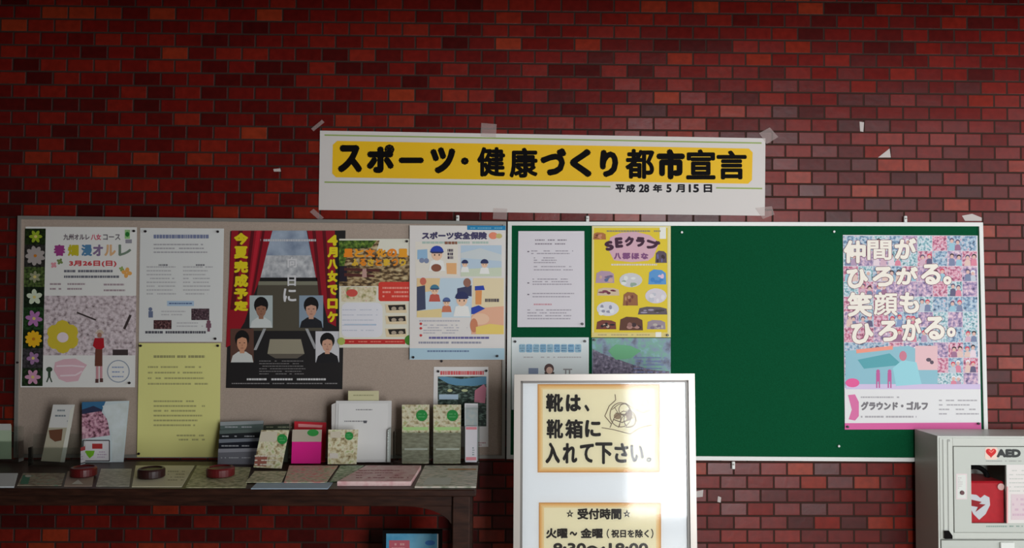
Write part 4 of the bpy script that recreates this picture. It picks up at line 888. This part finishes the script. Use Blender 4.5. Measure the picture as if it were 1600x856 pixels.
# ---- blue poster stand under the desk
yq = -0.22
A = [P(598, 828, yq), P(691, 828, yq)]; zt = A[0].z; x0, x1 = A[0].x, A[1].x
st = thing('poster_stand', 'small black-framed blue poster stand under the desk', 'poster stand', ((x0+x1)/2, yq, 0))
m = MB(); f = 0.012
m.box(x0, x0+f, yq, yq+0.015, zt-0.30, zt, BLACK); m.box(x1-f, x1, yq, yq+0.015, zt-0.30, zt, BLACK); m.box(x0+f, x1-f, yq, yq+0.015, zt-f, zt, BLACK); m.box(x0+f, x1-f, yq, yq+0.015, zt-0.30, zt-0.30+f, BLACK)
m.build('frame', st)
m = MB(); m.box(x0+f, x1-f, yq+0.003, yq+0.012, zt-0.30+f, zt-f, noise_mat('blue_print', [(0.35, (70, 150, 190)), (0.65, (116, 178, 206))], 14)); m.build('poster_face', st)
m = MB()
for sh in rect(608, 844, 640, 866): m.face([P(x, y, yq+0.0025) for x, y in sh], M(196, 96, 110))
for sh in rows(612, 847, 638, 860, 2, 4, 151, 5): m.face([P(x, y, yq+0.0021) for x, y in sh], M(220, 160, 160))
m.build('red_block', st)
m = MB()
for sh in ell(672, 848, 8, 4): m.face([P(x, y, yq+0.0025) for x, y in sh], M(66, 120, 190))
m.build('blue_mark', st)
m = MB()
for sh in rect(683, 833, 687.5, 866): m.face([P(x, y, yq+0.0023) for x, y in sh], M(214, 214, 214))
m.build('white_edge', st)
xc = (x0+x1)/2
m = MB(); m.cyl((xc, yq+0.016, 0.012), (0, 0, 1), 0.009, zt-0.30+0.02, BLACK, 14); m.build('pole', st)
m = MB(); m.cyl((xc, yq+0.016, 0.0), (0, 0, 1), 0.09, 0.012, BLACK, 28, 0.085); m.build('base', st)

# ================================================================== STANDING SIGN
tl = math.radians(3.0); n = Vector((0, -math.cos(tl), math.sin(tl)))
sp_ = Plane(P(944, 585, -0.33), n)
c = [sp_.pt(803.5, 585), sp_.pt(1085, 583.5)]
down = Vector((0, -math.sin(tl), -math.cos(tl))); H = 0.92
right = (c[1]-c[0]).normalized(); Wd = (c[1]-c[0]).length
o0 = c[0]
def sgn(u, v, l=0.0): return o0 + right*u + down*v + n*l       # u along, v down, l towards the reader
stand_o = thing('standing_sign', 'tall white sign in an aluminium frame asking for shoes in the shoe box', 'sign', sgn(Wd/2, H, -0.05)*1.0)
stand_o.location.z = 0; WORLD[stand_o.name] = Vector(stand_o.location)
fw = 0.021
def sbox(m, u0, u1, v0, v1, l0, l1, mat): m.hull([sgn(u0, v0, l1), sgn(u1, v0, l1), sgn(u1, v1, l1), sgn(u0, v1, l1)], [sgn(u0, v0, l0), sgn(u1, v0, l0), sgn(u1, v1, l0), sgn(u0, v1, l0)], mat)
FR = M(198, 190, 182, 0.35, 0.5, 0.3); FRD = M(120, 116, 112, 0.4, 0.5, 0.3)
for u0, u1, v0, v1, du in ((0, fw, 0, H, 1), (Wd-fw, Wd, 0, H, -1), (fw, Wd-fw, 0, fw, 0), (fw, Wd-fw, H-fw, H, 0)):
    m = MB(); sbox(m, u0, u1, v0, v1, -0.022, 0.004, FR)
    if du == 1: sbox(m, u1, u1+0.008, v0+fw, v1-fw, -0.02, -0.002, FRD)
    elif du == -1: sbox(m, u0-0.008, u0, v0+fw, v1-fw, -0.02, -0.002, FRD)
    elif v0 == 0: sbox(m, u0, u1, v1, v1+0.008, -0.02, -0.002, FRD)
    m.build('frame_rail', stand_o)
m = MB(); sbox(m, fw, Wd-fw, fw, H-fw, -0.018, -0.0085, M(243, 246, 248, 0.5)); m.build('white_panel', stand_o)
m = MB(); sbox(m, fw, Wd-fw, fw, H-fw, -0.0045, -0.0030, clear_mat('sign_cover', (1, 1, 1), 0.07, 1.43)); m.build('clear_cover', stand_o)
for u in (0.02, Wd-0.045):
    m = MB(); sbox(m, u, u+0.025, H, (o0.z)/math.cos(tl)-0.004, -0.020, 0.0, FR); m.build('leg', stand_o)
    m = MB(); p0 = sgn(u+0.012, 0.25, -0.024); p1 = Vector((p0.x, -0.06, 0.002)); d = (p1-p0)
    m.cyl(p0, d, 0.009, d.length, FR, 12); m.build('leg', stand_o)
ip = Plane(sgn(0, 0, -0.0078), n)
def signsheet(label, quad, vb):
    q = list(quad)
    S = Sheet('sign_paper', label, 'paper', ip, q, M(247, 238, 202), 0.0003)
    (xa, ya), (xb, _), (_, yb_), _ = q
    for i, (w_, c_) in enumerate(((8, (243, 216, 160)), (5.5, (240, 200, 136)), (3.2, (234, 180, 106)), (1.4, (208, 150, 86)))):
        S.add('scorched_border', rect(xa, ya, xb, ya+w_) + rect(xa, yb_-w_, xb, yb_) + rect(xa, ya, xa+w_, yb_) + rect(xb-w_, ya, xb, yb_), M(*c_), 0.4+0.3*i)
    return S
S = signsheet('yellowed sheet asking to put shoes away, upper sheet in the standing sign', [(840, 600), (1031, 600), (1031, 738), (840, 738)], 0)
for t_, a, b, c_, d_, bo in (('靴', 853, 615, 880, 643.5, 1.1), ('は', 884, 616, 908, 643, 1.5), ('、', 913, 632, 921, 643, 1.2), ('靴', 854, 655, 880, 685, 1.0), ('箱', 883, 655, 911, 685, 1.1), ('に', 914, 656, 939, 683, 1.4),
                             ('入', 852, 691, 875, 724, 1.5), ('れ', 879, 692, 902, 724, 1.3), ('て', 906, 693, 928, 723, 1.2), ('下', 930, 691, 957, 725, 1.2), ('さ', 960, 692, 982, 723, 1.2), ('い', 985, 695, 1006, 722, 1.2), ('。', 1010, 714, 1018, 722, 0.9)):
    S.add('lettering', text(t_, a, b, c_, d_, bo), M(28, 22, 18), 2)
gk = M(120, 100, 78)
S.add('shoe_sketch', ring(970, 648, 17, 19, 1.3) + ring(975, 640, 8, 9, 1.2) + ring(984, 655, 9, 13, 1.2) + stroke([(955, 662), (945, 650), (952, 634), (962, 625), (961, 616)], 1.3) + stroke([(940, 668), (958, 671), (985, 678), (1000, 668), (1018, 664)], 1.2)
      + stroke([(958, 655), (972, 660), (990, 652)], 1.5) + stroke([(962, 645), (978, 648)], 1.4) + ring(1008, 630, 5, 6, 0.9) + stroke([(994, 640), (1006, 645), (1016, 640)], 1.0)
      + stroke([(956, 640), (966, 632), (978, 630), (990, 638)], 1.1) + stroke([(953, 668), (960, 652), (974, 642), (988, 646), (996, 660)], 1.2) + stroke([(966, 668), (972, 652), (984, 640)], 1.1) + stroke([(960, 636), (970, 652), (968, 666)], 1.0) + stroke([(978, 668), (992, 664), (994, 650)], 1.3), gk, 2)
S.add('shoe_sketch', ell(965, 650, 6, 5) + ell(983, 648, 5, 9), M(160, 136, 106), 1.8)
S.done()
S = signsheet('yellowed sheet of reception hours, lower sheet in the standing sign', [(842, 785), (1033, 785), (1033, 912), (842, 912)], 0)
for t_, a, b, c_, d_, bo in (('☆', 885, 796, 896, 808, 0.3), ('受付時間', 902, 794, 971, 811.5, 0.8), ('☆', 974, 796, 985, 808, 0.3), ('火曜', 853, 825, 887, 841, 0.8), ('～', 890, 830, 902, 837, 0.8), ('金曜', 907, 825, 942, 841, 0.8), ('（', 948, 826, 952, 841, 0.3), ('祝日を除く', 955, 827, 1014, 840, 0.5), ('）', 1017, 826, 1021, 841, 0.3),
                             ('8:30～18:00', 864, 848, 1013, 866, 1.0)):
    S.add('lettering', text(t_, a, b, c_, d_, bo), M(40, 32, 26), 2)
S.done()

# ================================================================== AED CABINET
yf = -0.18; ax0 = P(1465, 720, yf).x; ax1 = ax0+0.47; az = P(1467, 681, yf).z
CAB = M(198, 200, 192, 0.4, 0.4); CABL = M(192, 195, 187, 0.4, 0.4)
cab = thing('defibrillator_cabinet', 'tall pale metal cabinet with AED lettering beside the green board', 'cabinet', ((ax0+ax1)/2, -0.1, 0))
zs = P(1480, 842.5, yf).z
t = 0.006
m = MB()
m.box(ax0, ax0+t, yf, -0.026, 0, az, CAB); m.box(ax1-t, ax1, yf, -0.026, 0, az, CAB); m.box(ax0+t, ax1-t, yf, -0.026, az-t, az, CAB); m.box(ax0+t, ax1-t, -0.032, -0.026, 0, az-t, CAB)
m.box(ax0+t, ax1-t, yf+0.012, -0.032, zs-0.004, zs+0.004, CAB); m.box(ax0+t, ax1-t, yf, -0.032, 0, 0.04, CAB)
# front frame of the upper compartment
dx0, dz1, dz0 = P(1489, 697, yf).x, P(1489, 697.5, yf).z, P(1489, 831, yf).z; dx1 = ax1-(dx0-ax0)
m.box(ax0+t, dx0-0.002, yf-0.002, yf+0.006, zs+0.003, az-t, CAB, 0.001); m.box(dx1+0.002, ax1-t, yf-0.002, yf+0.006, zs+0.003, az-t, CAB, 0.001)
m.box(dx0-0.002, dx1+0.002, yf-0.002, yf+0.006, dz1+0.002, az-t, CAB, 0.001); m.box(dx0-0.002, dx1+0.002, yf-0.002, yf+0.006, zs+0.003, dz0-0.002, CAB, 0.001)
m.build('body', cab)
m = MB()
for px in (1473.5, 1481): x = P(px, 760, yf).x; m.box(x-0.001, x+0.001, yf-0.0042, yf-0.002, zs+0.006, az-0.012, M(176, 178, 172))
m.build('edge_rib', cab)
# door with its window
wx0, wx1, wz1, wz0 = P(1516, 726, yf).x, P(1571, 726, yf).x, P(1516, 726, yf).z, P(1516, 817, yf).z
door = MB()
door.box(dx0, wx0, yf-0.004, yf+0.004, dz0, dz1, CABL); door.box(wx1, dx1, yf-0.004, yf+0.004, dz0, dz1, CABL); door.box(wx0, wx1, yf-0.004, yf+0.004, wz1, dz1, CABL); door.box(wx0, wx1, yf-0.004, yf+0.004, dz0, wz0, CABL)
dr = door.build('door', cab)
m = MB(); m.box(wx0, wx1, yf-0.002, yf, wz0, wz1, PANE); m.build('window_pane', dr)
fp = wallp(yf-0.0042)
def fpart(name, shapes_mats, parent=dr):
    m = MB()
    for i, (sh, mt) in enumerate(shapes_mats):
        for j, s_ in enumerate(sh): m.face([fp.pt(x, y, 0.0003*(i+1)+lift(s_, j)) for x, y in s_], mt)
    return m.build(name, parent)
def heart(cx, cy, r): return [[(cx+r*0.0625*16*math.sin(a)**3, cy-r*0.0625*(13*math.cos(a)-5*math.cos(2*a)-2*math.cos(3*a)-math.cos(4*a))) for a in [2*math.pi*i/24 for i in range(24)]]]
fpart('heart_logo', [(rrect(1539, 698.5, 1559, 718, 4), M(232, 204, 190)), (heart(1548.5, 707, 8.2), M(206, 34, 36)), (stroke([(1545, 703.5), (1549, 707), (1553, 703)], 1.6), M(236, 120, 110))])
fpart('lettering', [(text('AED', 1557, 701.5, 1595, 714.5, 1.3), M(56, 58, 58)), (rows(1541, 718.5, 1596, 722, 1, 2, 160, 4, 0.9, 0), M(168, 168, 164))])
fpart('small_print', [(rows(1541, 820, 1574, 824.5, 1, 2.6, 161, 4, 0.95, 0) + rows(1577, 820, 1598, 824, 1, 2.6, 162, 5, 0.7, 0), M(140, 160, 150))])
fpart('lock_sticker', [(rect(1494, 740, 1511, 780), M(222, 206, 206)), (rect(1496, 742, 1509, 778), M(218, 220, 214)), (rows(1497, 745, 1504, 764, 6, 1.6, 163, 4), M(196, 186, 186))])
m = MB(); q = fp.pt(1503, 769.5); m.cyl((q.x, q.y, q.z), (0, -1, 0), 0.008, 0.004, M(104, 70, 74), 16, 0.007); m.build('lock', dr)
fpart('notice_sticker', [(rect(1573, 726, 1640, 817), M(222, 216, 212)), (rows(1577, 732, 1636, 770, 6, 2, 164, 8, 0.8), M(196, 196, 190)), (rect(1580, 772, 1636, 812), M(216, 196, 200)), (rows(1582, 776, 1634, 808, 4, 4, 165, 7, 0.8), M(206, 176, 190)), (rect(1573, 760, 1575, 817), M(228, 160, 160))])
m = MB(); q = P(1482.5, 688, yf-0.002); m.cyl((q.x, yf-0.002, q.z), (0, -1, 0), 0.0045, 0.002, M(150, 150, 146, 0.3, 0.5, 0.6), 14, 0.004); m.build('screw', cab)
m = MB(); tri = [(1475.5, 829), (1483, 829), (1488.5, 837), (1488.5, 842), (1476, 842)]
pl = wallp(yf-0.0025); m.hull([pl.pt(*a, 0.008) for a in tri], [pl.pt(*a) for a in tri], BLACK); m.build('corner_bumper', cab)
m = MB(); m.box(ax0+t+0.003, ax1-t-0.003, yf-0.002, yf+0.006, 0.045, zs-0.003, CABL, 0.001); ld_ = m.build('lower_door', cab)
m = MB(); q0, q1 = P(1561, 850, yf).x, P(1583, 850, yf).x; m.box(q0, q1, yf-0.010, yf-0.002, zs-0.09, zs-0.008, M(226, 228, 222), 0.002); m.build('handle', ld_)
# the red case on the cabinet's inner shelf
yc = -0.168
case = thing('defibrillator_case', 'red defibrillator case with a heart and bolt seen through the cabinet window', 'defibrillator case', (P(1545, 800, yc).x, -0.1, zs+0.0046))
cx0, cx1 = P(1509, 800, yc).x, P(1571, 800, yc).x; cz = P(1540, 752, yc).z
CRED = noise_mat('red_case', [(0.35, (176, 16, 30)), (0.65, (190, 22, 38))], 60, rough=0.5)
m = MB(); m.box(cx0, cx1, yc, -0.036, zs+0.0048, cz, CRED, 0.006); m.build('shell', case)
pl = wallp(yc-0.0005)
m = MB()
for s_ in [[(1517, 757), (1526, 758), (1532, 763), (1538, 758), (1546, 762), (1547, 774), (1540, 788), (1530, 797), (1521, 788), (1517, 780)]]: m.face([P(x, y, yc-0.0008) for x, y in [(a, b+15) for a, b in s_]], M(206, 206, 210))
for s_ in [[(1516, 780), (1534, 784), (1530, 787), (1540, 788), (1524, 800), (1528, 792), (1516, 790)]]: m.face([P(x, y, yc-0.0014) for x, y in s_], M(150, 16, 30))
m.build('heart_logo', case)
m = MB()
pts = [Vector((cx0+(cx1-cx0)*(0.14+0.72*i/12), (yc-0.03)/2, cz+0.038*math.sin(math.pi*i/12)**0.5)) for i in range(13)]
for a, b in zip(pts, pts[1:]): m.cyl(a, b-a, 0.009, (b-a).length, BLACK, 10)
m.build('handle', case)
m = MB(); q = P(1563, 760, yc); m.cyl((q.x, yc-0.0005, q.z), (0, -1, 0), 0.012, 0.004, M(220, 176, 170), 18); m.build('button', case)
